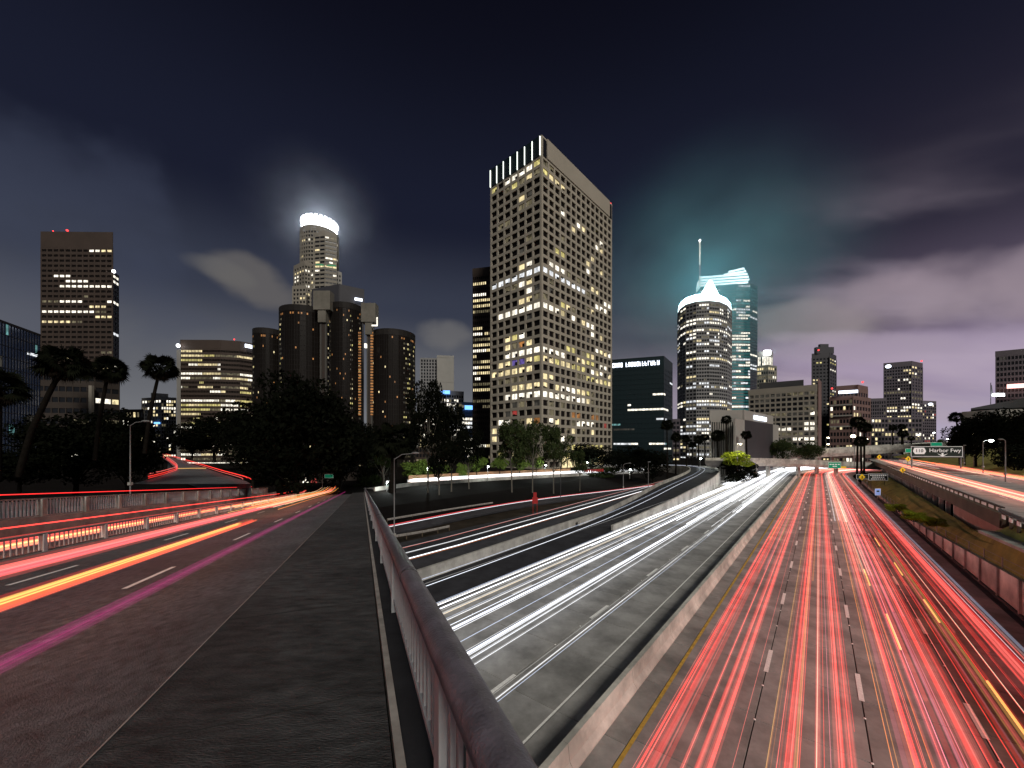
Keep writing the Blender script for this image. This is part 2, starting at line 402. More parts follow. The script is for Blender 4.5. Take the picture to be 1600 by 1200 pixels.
# painted lines and raised markers
def stripe(parent, s0, s1, a, w, m, h=.012, name='lane_marking'): return sheet(name, FW, s0, s1, a-w/2, a+w/2, h, m, parent=parent)
stripe(red_road, S0, 330, -5.75, .16, 'yellow_paint'); stripe(red_road, S0, 330, 8.9, .12, 'white_paint')
stripe(white_road, S0, 330, -9.05, .10, 'white_paint')
def dots(parent, lanes):
    dash = MB(); dash.box((0, 0, .014), (.20, 2.7, .010)); dm = dash.mesh('lane_marking', 'white_paint')
    dot = MB(); dot.sphere((0, 0, 0), .055, n=6, m=4, sz=.5); dt = dot.mesh('raised_marker', 'white_paint')
    for a in lanes:
        s = -8
        while s < 150:
            o = link('lane_marking', dm, parent); o.location = FW(s, a, 0); o.rotation_euler = (0, 0, -math.atan2(UF.x, UF.y))
            if s < 45:
                for k in (5.2, 8.2): q = link('raised_marker', dt, parent); q.location = FW(s+k, a, .012)
            s += 11
dots(red_road, (-2.15, 1.52, 5.18)); dots(white_road, (-12.1, -15.5, -18.9))
# ramp lane beside the inbound carriageway: asphalt, lifts off and bends away
RP = [(-14, -24.0, .02), (20, -24.2, .02), (45, -24.9, .05), (58, -24.9, .45), (75, -25.2, 1.25), (95, -26.4, 2.0), (125, -28.6, 2.7), (150, -32.0, 3.0), (166, -36.2, 3.1), (178, -42, 3.1), (185, -50, 3.0), (187, -60, 2.8), (184, -75, 2.4), (178, -95, 2.0)]
def catmull(pts, n=6):
    out = []
    for i in range(len(pts)-1):
        p0, p1, p2, p3 = (Vector(pts[max(0, min(len(pts)-1, k))]) for k in (i-1, i, i+1, i+2))
        for j in range(n):
            t = j/n; out.append(.5*((2*p1)+(p2-p0)*t+(2*p0-5*p1+4*p2-p3)*t*t+(-p0+3*p1-3*p2+p3)*t**3))
    out.append(Vector(pts[-1])); return out
def fpath(pts, n=6, dh=0): return [FW(p.x, p.y, p.z+dh) for p in catmull(pts, n)]
def rw_(p): return 2.6+2.2*min(1, max(0, (p.x-50)/50)) if p.y > -40 else 4.8
rc = catmull(RP, 6); rp = [FW(p.x, p.y, p.z) for p in rc]; RL, RR = [], []
for i, p in enumerate(rp):
    t = (rp[min(i+1, len(rp)-1)]-rp[max(i-1, 0)]).normalized(); g = t.cross(Vector((0, 0, 1))).normalized(); w = rw_(rc[i]); RL.append(p-g*w); RR.append(p+g*w)
mb = MB(); v = []
for l_, r_ in zip(RL, RR): v += [l_, r_, r_-Vector((0, 0, .5)), l_-Vector((0, 0, .5))]
mb.add(v, [q for i in range(len(rp)-1) for q in ((4*i, 4*i+1, 4*i+5, 4*i+4), (4*i+1, 4*i+2, 4*i+6, 4*i+5), (4*i+3, 4*i, 4*i+4, 4*i+7))]); structure(mb.build('ramp_road', 'asphalt'), 'narrow asphalt ramp rising and bending left')
k0 = next(i for i, p in enumerate(rc) if p.x > 50)
for side_, lab_ in ((RR, 'pale concrete parapet on the right edge of the bending ramp'), (RL, 'shaded concrete parapet on the left edge of the bending ramp')):
    mb = MB(); mb.sweep(side_[k0:], [(-.15, .75), (-.15, -3.4), (.15, -3.4), (.15, .75)]); tag(mb.build('ramp_parapet', 'concrete'), lab_, 'wall')
mb = MB(); path = fpath([(-14, -26.6, 0), (20, -27.2, 0), (45, -28.3, 0), (62, -28.6, 0)], 5)
mb.sweep(path, [(-.22, -.1), (.22, -.1), (.16, .95), (-.16, .95)]); tag(mb.build('concrete_barrier', 'concrete'), 'long low concrete barrier left of the dark ramp lane', 'barrier')
# second inbound road, and the small ramp that joins it
structure(sheet('connector_road', FW, S0, 190, -39.8, lambda s: -29.2-(0 if s < 60 else min(6, (s-60)*.12)), .03, 'asphalt'), 'connector road with three white streaks')
mb = MB(); mb.sweep(fpath([(-10, -45.5, .1), (20, -46.2, .1), (50, -47.6, .1), (70, -46, .1), (95, -41, .08), (120, -37.5, .06)]), [(-2.4, .05), (-2.4, -.4), (2.4, -.4), (2.4, .05)]); structure(mb.build('slip_road', 'asphalt'), 'narrow slip road with a red and white streak')
structure(sheet('verge', FW, S0, 190, -52, -29, -.12, 'dirt'), 'bare dirt verge between the slip road and connector')
# median barrier
med = empty('median_barrier', FW(0, -7.15, 0)); tag(med, 'long pale concrete barrier dividing red streaks from white streaks', 'barrier')
MP = [(-.38, 0), (.38, 0), (.38, .08), (.2, .33), (.12, .95), (-.12, .95), (-.2, .33), (-.38, .08)]
s = -12.0
while s < 110:
    mb = MB(); mb.sweep([FW(s+.015, -7.15, 0), FW(s+5.985, -7.15, 0)], MP); mb.v = [(x[0]-med.location.x, x[1]-med.location.y, x[2]-med.location.z) for x in mb.v]; mb.build('segment', 'barrier', med); s += 6
mb = MB(); mb.sweep([FW(x, -7.15, 0) for x in fsteps(s, 330)], MP); mb.v = [(x[0]-med.location.x, x[1]-med.location.y, x[2]-med.location.z) for x in mb.v]; mb.build('far_run', 'barrier', med)
# right retaining wall: concrete panels with ribs and a low fence on top
def wtop(s): return 3.3 if s < 22 else max(.75, 3.3-(s-22)*.042)
rw = empty('retaining_wall', FW(10, 10.7, 0)); tag(rw, 'concrete panel retaining wall along the right edge of the freeway', 'wall')
iv = Matrix.Translation(-Vector(rw.location))
def ploc(mb, root): 
    r = Vector(root.location); mb.v = [(x[0]-r.x, x[1]-r.y, x[2]-r.z) for x in mb.v]; return mb
s = -4.0; k = 0
while s < 165:
    L = 4.2; mb = MB(); p = [FW(s+.02, 10.78, 0), FW(s+L-.02, 10.78, 0), FW(s+L-.02, 11.1, 0), FW(s+.02, 11.1, 0)]
    t0, t1 = wtop(s), wtop(s+L)
    mb.hexa([(q.x, q.y, q.z-.3) for q in p]+[(p[0].x, p[0].y, p[0].z+t0), (p[1].x, p[1].y, p[1].z+t1), (p[2].x, p[2].y, p[2].z+t1), (p[3].x, p[3].y, p[3].z+t0)])
    ploc(mb, rw).build('panel', 'barrier', rw)
    q = FW(s, 10.72, t0/2); mb = MB(); mb.box(q, (.16, .22, t0+.1), -math.atan2(UF.x, UF.y)); ploc(mb, rw).build('rib', 'concrete', rw)
    q = FW(s, 10.95, t0+.45); mb = MB(); mb.box(q, (.06, .06, .9), 0); ploc(mb, rw).build('fence_post', 'pole', rw)
    s += L
mb = MB(); mb.sweep([FW(s, 10.72, .02) for s in fsteps(-6, 170)], [(-.5, 0), (.02, 0), (.02, .22), (-.06, .22), (-.12, .04), (-.5, .04)]); ploc(mb, rw).build('gutter', 'asphalt', rw)
for hh in (.35, .85):
    mb = MB(); mb.tube([FW(s, 10.95, wtop(s)+hh) for s in fsteps(-4, 166)], .02, 4); ploc(mb, rw).build('wire', 'pole', rw)

# ------------------------------------------------------------------ raised road on the right
DU = Vector((.651, .759, 0)); DV = Vector((.759, -.651, 0)); D0 = Vector((41, 31, 0))
def DR(s, a, h=0): v = D0+DU*s+DV*a; v.z = CZ-6.0+h; return v
deck = structure(sheet('collector_road', DR, -45, 260, 0, 15.5, 0, 'slab', 60), 'raised concrete road on the right under red streaks')
for a in (4.0, 11.2):
    for s in range(-20, 170, 11): mb = MB(); mb.box(DR(s, a, .012), (.12, 3, .012), -math.atan2(DU.x, DU.y)); mb.build('lane_marking', 'white_paint', deck)
mb = MB(); mb.sweep([DR(-8, 9.6, .012), DR(10, 7.6, .012), DR(70, 7.2, .012)], [(-.1, 0), (.1, 0), (.1, .006), (-.1, .006)]); mb.build('gore_line', 'white_paint', deck)
mb = MB(); mb.sweep([DR(-8, 9.2, .012), DR(16, 5.6, .012), DR(60, 5.2, .012)], [(-.08, 0), (.08, 0), (.08, .006), (-.08, .006)]); mb.build('gore_line', 'white_paint', deck)
via = empty('viaduct_edge', DR(4, 0, 0)); tag(via, 'concrete viaduct edge on short columns carrying the raised road', 'bridge')
mb = MB(); mb.sweep([DR(s, 0, 0) for s in (3, 20, 50, 90, 130, 180)], [(-.45, .25), (-.45, -1.0), (.1, -1.0), (.1, .25)]); ploc(mb, via).build('fascia_beam', 'viaduct', via)
mb = MB(); mb.sweep([DR(s, 2, -1.2) for s in (3, 90, 180)], [(-2.0, .2), (-2.0, 1.15), (13, 1.15), (13, .2)]); ploc(mb, via).build('deck_slab', 'concrete', via)
for s in list(range(26, 150, 5)):
    mb = MB(); mb.box(DR(s, .5, -2.2), (.45, .45, 2.6), -math.atan2(DU.x, DU.y)); ploc(mb, via).build('column', 'concrete', via)
mb = MB(); mb.sweep([DR(s, .35, -2.4) for s in (3, 25)], [(-.2, -1.6), (.2, -1.6), (.2, 1.4), (-.2, 1.4)]); ploc(mb, via).build('abutment_wall', 'pink_wall', via)
for i in range(46):                                     # open concrete rail with white marks along it
    s = 4+i*2.4
    mb = MB(); mb.box(DR(s, -.25, .55), (.10, 1.5, .26), -math.atan2(DU.x, DU.y)); ploc(mb, via).build('rail_panel', 'white_paint' if i % 1 == 0 else 'concrete', via)
    mb = MB(); mb.box(DR(s+1.2, -.25, .5), (.16, .2, .55), -math.atan2(DU.x, DU.y)); ploc(mb, via).build('rail_post', 'viaduct', via)
mb = MB(); mb.sweep([DR(s, -.25, .8) for s in (3, 60, 115)], [(-.12, -.05), (.12, -.05), (.12, .05), (-.12, .05)]); ploc(mb, via).build('rail_cap', 'brown_frame', via)
gr = empty('guardrail', DR(0, -.6, 0)); tag(gr, 'steel guardrail with white marker blocks at the near end of the viaduct', 'guardrail')
for i in range(12):
    s = 1.5-i*1.9
    mb = MB(); mb.box(DR(s, -.5-i*.02, .1), (.18, .2, 1.3), -math.atan2(DU.x, DU.y)); ploc(mb, gr).build('post', 'wood_post', gr)
    mb = MB(); mb.box(DR(s-.8, -.68-i*.02, .25), (.06, .75, .34), -math.atan2(DU.x, DU.y)); ploc(mb, gr).build('marker', 'white_paint', gr)
mb = MB(); mb.sweep([DR(2.5, -.56, .62), DR(-8, -.66, .62), DR(-22, -.8, .62)], [(-.05, -.16), (.05, -.16), (.09, -.08), (.03, 0), (.09, .08), (.05, .16), (-.05, .16)]); ploc(mb, gr).build('rail_beam', 'pole_dark', gr)
# slope between wall and raised road
mb = MB(); v = []; f = []; SS = list(range(-40, 200, 6)); rnd = random.Random(5)
for s in SS:
    pw = FW(s, 11.05, wtop(s)-.05)
    # foot of the raised road opposite
    t = (pw-D0).dot(DU); pd = DR(t, -.3, -.25 if t < 2 else -2.6 if t > 8 else -.25-2.35*(t-2)/6)
    for j in range(7):
        u = j/6; q = pw.lerp(pd, u); q.z += (math.sin(u*3.14)*.35+rnd.uniform(-.12, .12)) if 0 < j < 6 else 0
        v.append(q)
for i in range(len(SS)-1):
    for j in range(6): a = i*7+j; f.append((a, a+1, a+8, a+7))
def bank(s, u):
    pw_ = FW(s, 11.05, wtop(s)-.05); t_ = (pw_-D0).dot(DU); pd_ = DR(t_, -.3, -.25 if t_ < 2 else -2.6 if t_ > 8 else -.25-2.35*(t_-2)/6); q = pw_.lerp(pd_, u); q.z += math.sin(u*3.14)*.35; return q
mb.add(v, f); structure(mb.build('grass_bank', 'dry_grass'), 'dry grass bank between retaining wall and raised road')
mb = MB(); mb.sweep(catmull([bank(20, .12), bank(23, .45), bank(27, .66), bank(34, .70), bank(42, .6), bank(52, .55)], 5), [(-.9, .22), (-.9, .0), (.9, .0), (.9, .22)]); structure(mb.build('service_path', 'concrete'), 'curved concrete path on the grass bank')
# ground right of the raised road climbing to a planted hill
mb = MB(); v = []; f = []; SS = list(range(-50, 330, 10))
for s in SS:
    for j, (a, h) in enumerate(((15.6, -.1), (17, .15), (24, 2.6), (34, 5.2), (60, 8.5), (300, 14))): v.append(DR(s, a, h+(rnd.uniform(-.3, .3) if j > 1 else 0)))
for i in range(len(SS)-1):
    for j in range(5): a = i*6+j; f.append((a, a+1, a+7, a+6))
mb.add(v, f); structure(mb.build('right_hill', 'dry_grass'), 'grassy hillside right of the raised road')

# ------------------------------------------------------------------ overpasses
def overpass(name, label, pts, w, th, m, cols, rail=.9):
    r0 = Vector(pts[0]); root = empty(name, r0); tag(root, label, 'bridge')
    path = [Vector(p) for p in pts]
    mb = MB(); mb.sweep(path, [(-w/2, 0), (-w/2, -th*.45), (-w/2+.6, -th), (w/2-.6, -th), (w/2, -th*.45), (w/2, 0)]); ploc(mb, root).build('deck', m, root)
    for sd in (-1, 1):
        mb = MB(); mb.sweep(path, [(sd*(w/2-.14)-.13, rail), (sd*(w/2-.14)-.13, .003), (sd*(w/2-.14)+.13, .003), (sd*(w/2-.14)+.13, rail)]); ploc(mb, root).build('parapet', m, root)
    for c in cols:
        c = Vector(c); n = 8; ht = c.z
        mb = MB(); mb.prism([(c.x+.75*math.cos(2*math.pi*i/n), c.y+.75*math.sin(2*math.pi*i/n)) for i in range(n)], ZF-.2, ht-th+.05); ploc(mb, root).build('column', m, root)
    return root
overpass('overpass', 'lower concrete overpass spanning the freeway', [W(1120, 720, 128), W(1172, 719, 142), W(1262, 722, 155), W(1352, 726, 165), W(1400, 728, 172)], 8, 2.0, 'concrete',
         [W(1247, 722, 153), W(1276, 723, 157), W(1306, 724, 160), W(1200, 721, 146), W(1180, 720, 143)])
overpass('overpass', 'upper concrete overpass rising to the right behind the palms', [W(1120, 716, 200), W(1200, 709, 200), W(1300, 703, 202), W(1400, 697, 206), W(1500, 692, 212), W(1620, 690, 222)], 10, 3.2, 'concrete',
         [W(1225, 708, 201), W(1390, 698, 205), W(1300, 703, 202)])

# ------------------------------------------------------------------ city bridge (left)
bs = [-10, -4, 0, 4, 8, 14, 22, 32, 44, 58, 72, 88, 92, 96, 100, 104, 110, 125, 150, 200]
def bsheet(name, a0, a1, h, m, s_=bs, parent=None):
    mb = MB(); v = []; f = []
    for s in s_: v += [B(s, a0, h), B(s, a1, h)]
    for i in range(len(s_)-1): f.append((2*i, 2*i+1, 2*i+3, 2*i+2))
    mb.add(v, f); return mb.build(name, m, parent)
def bsweep(prof, s_=bs):
    mb = MB(); mb.sweep([B(s, 0, 0) for s in s_], prof); return mb
b_end = [s for s in bs if s <= 96]
structure(bsheet('bridge_road', -11.6, -2.05, -.15, 'bridge_asphalt'), 'asphalt bridge road under red and yellow streaks')
structure(bsweep([(-2.08, .0), (-2.08, -.4), (.22, -.4), (.22, .0)]).build('sidewalk', 'walk'), 'dark grey concrete sidewalk on the bridge')
mb = bsweep([(-2.12, -.012), (-2.12, -.3), (-2.085, -.3), (-2.085, .006)]); tag(mb.build('kerb', 'rail_dull'), 'thin pale kerb between sidewalk and bridge road', 'kerb')
structure(bsheet('side_lane', -17.4, -11.6, -.16, 'bridge_asphalt'), 'narrow lane between the two fences on the left')
structure(bsheet('upper_road', -28.2, -17.5, .72, 'bridge_asphalt', [s for s in bs if s <= 92]), 'upper road behind the far left railing')
for s0, s1, a in ((-3, .4, -7.6), (6.5, 10, -5.2), (13, 16.5, -5.2), (20, 24, -5.2), (28, 32, -5.2), (38, 42, -5.2), (50, 54, -5.2), (64, 68, -5.2)):
    pass
road = bpy.data.objects['bridge_road']
for k in range(9):
    s0 = 3.5+k*8.4; mb = MB(); v = [B(s0, -5.36, -.141), B(s0, -5.24, -.141), B(s0+2.6, -5.24, -.141), B(s0+2.6, -5.36, -.141)]; mb.add(v, [(0, 1, 2, 3)]); mb.build('lane_marking', 'white_paint', road)
    v = [B(s0+2, -8.56, -.141), B(s0+2, -8.44, -.141), B(s0+4.6, -8.44, -.141), B(s0+4.6, -8.56, -.141)]; mb = MB(); mb.add(v, [(0, 1, 2, 3)]); mb.build('lane_marking', 'white_paint', road)
mb = bsweep([(.24, .045), (.24, -.12), (.31, -.12), (.31, .045)], b_end); tag(mb.build('kerb_strip', 'rail_dull'), 'pale raised edge strip at the foot of the near railing', 'kerb')
mb = bsweep([(.31, -.16), (.31, -1.6), (.95, -1.6), (.95, -.16)], b_end); structure(mb.build('deck_edge', 'asphalt'), 'dark outer edge of the bridge deck')
mb = bsweep([(-17.3, -.5), (-17.3, -2.2), (.25, -2.2), (.25, -.5)], [s for s in bs if s <= 92]); structure(mb.build('bridge_girder', 'concrete'), 'concrete girder under the bridge')
walk_ = bpy.data.objects['sidewalk']
for k in range(14):
    s0 = 1.1+k*3.1+(k*k)*.08; mb = MB(); mb.add([B(s0, -2.05, .004), B(s0, .2, .004), B(s0+.018, .2, .004), B(s0+.018, -2.05, .004)], [(0, 1, 2, 3)]); mb.build('joint', 'joint', walk_)
def fence(name, label, a, h0, hb, ht, pipe_r, post_gap, pw, bal_gap, bw, s_from, s_to, n_single, mats, s_post0):
    root = empty(name, B(s_from, a, h0)); tag(root, label, 'railing')
    pm, bm, rm = mats
    ang = -math.atan2(UB.x, UB.y)
    s = s_post0
    while s < s_to:
        mb = MB(); p = B(s, a, 0); mb.box((p.x, p.y, p.z+(hb+ht)/2-.15), (pw[0], pw[1], ht-hb+.3), ang); ploc(mb, root).build('post', pm, root); s += post_gap
    pts = [B(x, a, ht) for x in bs if s_from < x < s_to]; pts = [B(s_from, a, ht)]+pts+[B(s_to, a, ht)]
    mb = MB(); k = 16
    if pipe_r > .05: mb.sweep(pts, [(pipe_r*math.cos(2*math.pi*j/k), pipe_r*.85*math.sin(2*math.pi*j/k)) for j in range(k)]); ploc(mb, root).build('top_rail', rm, root, smooth=True)
    else: mb.sweep(pts, [(-.06, -.04), (.06, -.04), (.06, .04), (-.06, .04)]); ploc(mb, root).build('top_rail', rm, root)
    if pipe_r > .05:
        s = s_post0+post_gap*.5
        while s < 40:
            mb = MB(); mb.sweep([B(s-.07, a, ht), B(s+.07, a, ht)], [((pipe_r+.006)*math.cos(2*math.pi*j/k), (pipe_r+.006)*.85*math.sin(2*math.pi*j/k)) for j in range(k)]); ploc(mb, root).build('sleeve', rm, root, smooth=True)
            for d in (-.05, .05): mb = MB(); mb.sphere(B(s+d, a-pipe_r*.75, ht+pipe_r*.55), .009, n=6, m=4); ploc(mb, root).build('bolt', 'pole', root)
            s += post_gap*2
    mb = MB(); mb.sweep([p+Vector((0, 0, hb-ht)) for p in pts], [(-.03, -.03), (.03, -.03), (.03, .03), (-.03, .03)]); ploc(mb, root).build('bottom_rail', rm if pipe_r < .05 else bm, root)
    one = MB(); one.box((0, 0, (ht-hb)/2), (bw[0], bw[1], ht-hb), 0); me = one.mesh('baluster', bm)
    rest = MB(); s = s_from+.05; i = 0
    while s < s_to:
        p = B(s, a, hb)
        if abs((s-s_post0+post_gap/2) % post_gap-post_gap/2) > pw[1]/2+.03:
            if i < n_single:
                o = link('baluster', me, root); o.location = p-Vector(root.location); o.rotation_euler = (0, 0, ang)
            else: rest.box((p.x, p.y, p.z+(ht-hb)/2), (bw[0], bw[1], ht-hb), ang)
            i += 1
        s += bal_gap
    if rest.v: o = ploc(rest, root).build('far_balusters', bm, root); o['kind'] = 'stuff'
    return root
fence('bridge_railing', 'near bridge railing with a fat pipe handrail and pale balusters', .55, 0, .06, 1.0, .115, 4.6, (.12, .20), .235, (.03, .06), -2.0, 95, 220, ('steel_paint', 'steel_paint', 'rail_pipe'), 2.75)
fence('divider_fence', 'low metal fence with white posts between the bridge road and side lane', -11.5, -.15, -.02, .62, .02, 3.8, (.16, .20), .26, (.03, .035), -4, 92, 220, ('white_paint', 'white_paint', 'rail_dull'), 1.4)
mb = bsweep([(-11.7, -.05), (-11.7, -.3), (-11.3, -.3), (-11.3, -.05)], b_end); tag(mb.build('divider_kerb', 'concrete'), 'low concrete kerb carrying the divider fence', 'kerb')
mb = bsweep([(-17.75, .84), (-17.75, -.4), (-17.35, -.4), (-17.35, .84)], b_end); tag(mb.build('side_wall', 'concrete'), 'brown stained concrete wall below the far left railing', 'wall')
fence('balustrade', 'far left bridge railing with square posts on a concrete wall', -17.55, .84, .90, 1.88, .03, 3.8, (.3, .34), .27, (.05, .06), -4, 88, 240, ('concrete', 'steel_paint', 'rail_dull'), .6)
mb = bsweep([(-28.4, 1.5), (-28.4, -.6), (-28.15, -.6), (-28.15, 1.5)], [s for s in bs if s <= 92]); tag(mb.build('outer_parapet', 'concrete'), 'plain parapet on the outer side of the upper road', 'wall')
# far street on the left that climbs behind the trees
def strip(name, rights, lefts, m, dz=0):
    mb = MB(); v = []
    for r_, l_ in zip(rights, lefts): v += [r_+Vector((0, 0, dz)), l_+Vector((0, 0, dz))]
    mb.add(v, [(2*i, 2*i+1, 2*i+3, 2*i+2) for i in range(len(rights)-1)])
    n = len(v); mb.add([Vector((p.x, p.y, p.z-6)) for p in v[0::2]]+[Vector(p) for p in v[0::2]], [(i, i+1, i+1+n//2, i+n//2) for i in range(n//2-1)])
    return mb.build(name, m)
FSR = [W(392, 756, 58), W(385, 752, 62), W(352, 742, 75), W(325, 733, 90), W(290, 722, 112), W(262, 713, 140)]
FSL = [W(205, 756, 58), W(222, 752, 62), W(255, 742, 75), W(275, 733, 90), W(264, 722, 112), W(250, 713, 140)]
structure(strip('far_street', FSR, FSL, 'bridge_asphalt'), 'distant street climbing behind the dark trees')
# street and brown wall below the tall tower
ST = [W(585, 768, 95), W(640, 757, 107), W(760, 749, 124), W(900, 743, 146), W(1010, 738, 165)]
mb = MB(); mb.sweep([Vector((p.x, p.y, -7.9)) for p in ST], [(-3.6, 0), (-3.6, -.3), (3.6, -.3), (3.6, 0)]); structure(mb.build('plaza_street', 'slab'), 'street with white streaks below the tall tower')
mb = MB(); mb.sweep([Vector((p.x, p.y, -7.9))+Vector((-1.6, 4.6, 0)) for p in ST[1:4]], [(-.25, 2.1), (-.25, -.3), (.25, -.3), (.25, 2.1)]); tag(mb.build('plaza_wall', 'brick_wall'), 'long brown wall behind the street below the tall tower', 'wall')
mb = MB(); mb.sweep([Vector((p.x, p.y, -7.95))+Vector((1.6, -4.4, 0)) for p in ST[:4]], [(-.2, .9), (-.2, -.6), (.2, -.6), (.2, .9)]); tag(mb.build('street_parapet', 'concrete'), 'dim concrete parapet in front of the plaza street', 'wall')
# steel guardrails on the dirt verge
def guard(label, pts):
    root = empty('guardrail', pts[0]); tag(root, label, 'guardrail'); path = catmull(pts, 4)
    mb = MB(); mb.sweep(path, [(-.04, .45), (.04, .45), (.08, .55), (.03, .6), (.08, .65), (.04, .75), (-.04, .75)]); ploc(mb, root).build('rail_beam', 'rail_dull', root)
    for p in path[::2]: mb = MB(); mb.box((p.x, p.y, p.z+.35), (.12, .12, .75)); ploc(mb, root).build('post', 'wood_post', root)
guard('weathered steel guardrail on the dark bank beyond the slip road', [W(605, 818, 58), W(690, 803, 68), W(770, 790, 78)])
guard('short steel guardrail on dirt beside the connector road', [W(615, 846, 46), W(660, 838, 50), W(702, 829, 54)])

# ------------------------------------------------------------------ buildings
def litfn(seed, p=.25, rows=None, mats=('w_white', 'w_warm', 'w_dim', 'w_faint'), wts=(4, 2, 2, 2), run=.75, rowvar=1.0, row_p=None):
    """chance of light per storey, neighbours alike, as in offices after hours"""
    rnd = random.Random(seed); memo = {}; rp = {}
    def f(e, i, j, nb):
        if rows and j in rows:
            r_ = rows[j](e, i)
            if r_ is not None: return r_ or None
        if j not in rp: rp[j] = min(.95, p*rnd.choice((.15, .3, .6, 1, 1.4, 2.4, 3.2))) if rowvar else p
        if (e, i-1, j) in memo and rnd.random() < run: c = memo[(e, i-1, j)]
        else: c = rnd.choices(mats, wts)[0] if rnd.random() < rp[j] else None
        memo[(e, i, j)] = c; return c
    return f
def tower(name, label, chain, top, floors, bays, frame, glass, lit=None, z0=-9.6, pw=.25, sh=.4, dep=.35, cap=3, depth=30, single=0, parent=None, seed=1, base=0, capmat=None, roofbox=None, spand=True, piers=True, pane=(1, 1)):
    """chain: visible foot corners left to right as (pixel column, depth) or 2-D points; returns the thing (or the part when parent is given)"""
    pts = [P2(*c) if isinstance(c, tuple) else Vector(c) for c in chain]
    zt = top if not isinstance(top, tuple) else W(*top).z
    mid = sum(pts, Vector((0, 0)))/len(pts); bd = mid.normalized()
    poly = pts+[pts[-1]+bd*depth, pts[0]+bd*depth]
    o3 = Vector((mid.x, mid.y, z0))
    if parent is None: root = empty(name, o3); tag(root, label, 'building'); org = o3
    else: root = parent; org = Vector(parent.location)
    def put(mb, n, m, par):
        mb.v = [(x[0]-org.x, x[1]-org.y, x[2]-org.z) for x in mb.v]; return mb.build(n, m, par)
    core = MB(); core.prism(poly, z0, zt-.3)
    if parent is None: put(core, 'glazing', glass, root); host = root
    else: host = put(core, name, glass, root)
    fr = MB(); zb0 = z0+base; fh = (zt-cap-zb0)/floors; wins = []
    lw = MB(); wm = []; wr = random.Random(seed+len(label))
    cache = {}; cnt = 0
    for e in range(len(pts)-1):
        p, q = pts[e], pts[e+1]; d = (q-p); L = d.length; d = d/L; n = Vector((d.y, -d.x)); ang = math.atan2(d.y, d.x); nb = bays[e] if isinstance(bays, (list, tuple)) else bays
        bw = L/nb; ov = dep*.5
        c = (p+q)/2+n*(dep/2)
        if spand:
            for j in range(floors+1):
                z = zb0+j*fh
                hgt = sh*fh if j < floors else sh*fh*.5
                fr.box((c.x, c.y, z+(0 if j else .0)+ (0 if j < floors else -hgt/2)), (L+.02, dep-.06, hgt), ang)
        if piers:
            for i in range(nb+1):
                if i == nb and e < len(pts)-2 and len(pts) > 4: continue
                a = p+d*(i*bw)+n*(dep/2); fr.box((a.x, a.y, (z0+zt-cap)/2), (pw*bw, dep, zt-cap-z0), ang)
        fr.box((c.x, c.y, zt-cap/2), (L+dep*2 if len(pts) <= 4 else L+.05, dep+.05+.004*e, cap), ang)
        if base > 0: fr.box((c.x, c.y, z0+base/2-sh*fh/2), (L+.03, dep-.1, base-.01), ang)
        if lit:
            ww, wh = bw*(1-pw)*pane[0], fh*(1-sh)*pane[1]
            for j in range(floors):
                for i in range(nb):
                    mm = lit(e, i, floors-1-j, nb)
                    if not mm: continue
                    a = p+d*((i+.5)*bw)+n*.06; z = zb0+j*fh+fh*.5+ (0 if spand else 0)
                    if cnt < single:
                        key = (e, mm, wr.choice((0, 0, 1, 1, 2, 3, 4)))
                        if key not in cache:
                            t = MB(); q_ = key[2]; hw = (ww-.06)/2; hh_ = (wh-.06)/2
                            if q_ == 0: rects = ((-hw, -.05, -hh_, hh_), (.05, hw, -hh_, hh_))
                            elif q_ == 1: rects = tuple((-hw+k_*2*hw/3+.05, -hw+(k_+1)*2*hw/3-.05, -hh_, hh_) for k_ in range(3))
                            elif q_ == 2: rects = ((-hw, -.05, -hh_*.25, hh_), (.05, hw, -hh_*.5, hh_))
                            elif q_ == 3: rects = ((-hw, -.05, -hh_, hh_), (.05, hw, hh_*.3, hh_))
                            else: rects = ((-hw, hw*.4, -hh_, hh_*.55), (hw*.5, hw, -hh_, hh_))
                            for x0, x1, z0_, z1_ in rects: t.box(((x0+x1)/2, 0, (z0_+z1_)/2), (x1-x0, .08, z1_-z0_))
                            cache[key] = t.mesh('window', mm)
                        o = link('window', cache[key], host); o.location = Vector((a.x, a.y, z))-org; o.rotation_euler = (0, 0, ang); cnt += 1
                    else:
                        if mm not in wm: wm.append(mm)
                        lw.box((a.x, a.y, z), (ww-.06, .08, wh-.06), ang, wm.index(mm))
    put(fr, 'facade_frame', frame, host)
    if lw.v: o = put(lw, 'lit_windows', wm, host); o['kind'] = 'stuff'
    rf = MB(); rf.prism(poly, zt-.28, zt-.1); put(rf, 'roof', 'roof', host)
    if roofbox:
        cx = mid+bd*depth*.45; w_, h_ = roofbox; t = MB(); t.box((cx.x, cx.y, zt+h_/2-.1), (w_, depth*.5, h_), math.atan2(bd.y, bd.x)-math.pi/2); put(t, 'plant_room', capmat or frame, host)
    return host
def beacon_on(parent, p, r=.5):
    mb = MB(); mb.sphere(p, r, n=6, m=4); o = ploc(mb, parent).build('beacon', 'beacon', parent); return o
def face_box(parent, name, m, p, q, z, h, thick=.5, out=.6):
    """flat box along the face p-q (2-D) at height z"""
    d = (q-p); L = d.length; d = d/L; n = Vector((d.y, -d.x)); c = (p+q)/2+n*out; mb = MB()
    mb.box((c.x, c.y, z), (L, thick, h), math.atan2(d.y, d.x)); return ploc(mb, parent).build(name, m, parent)

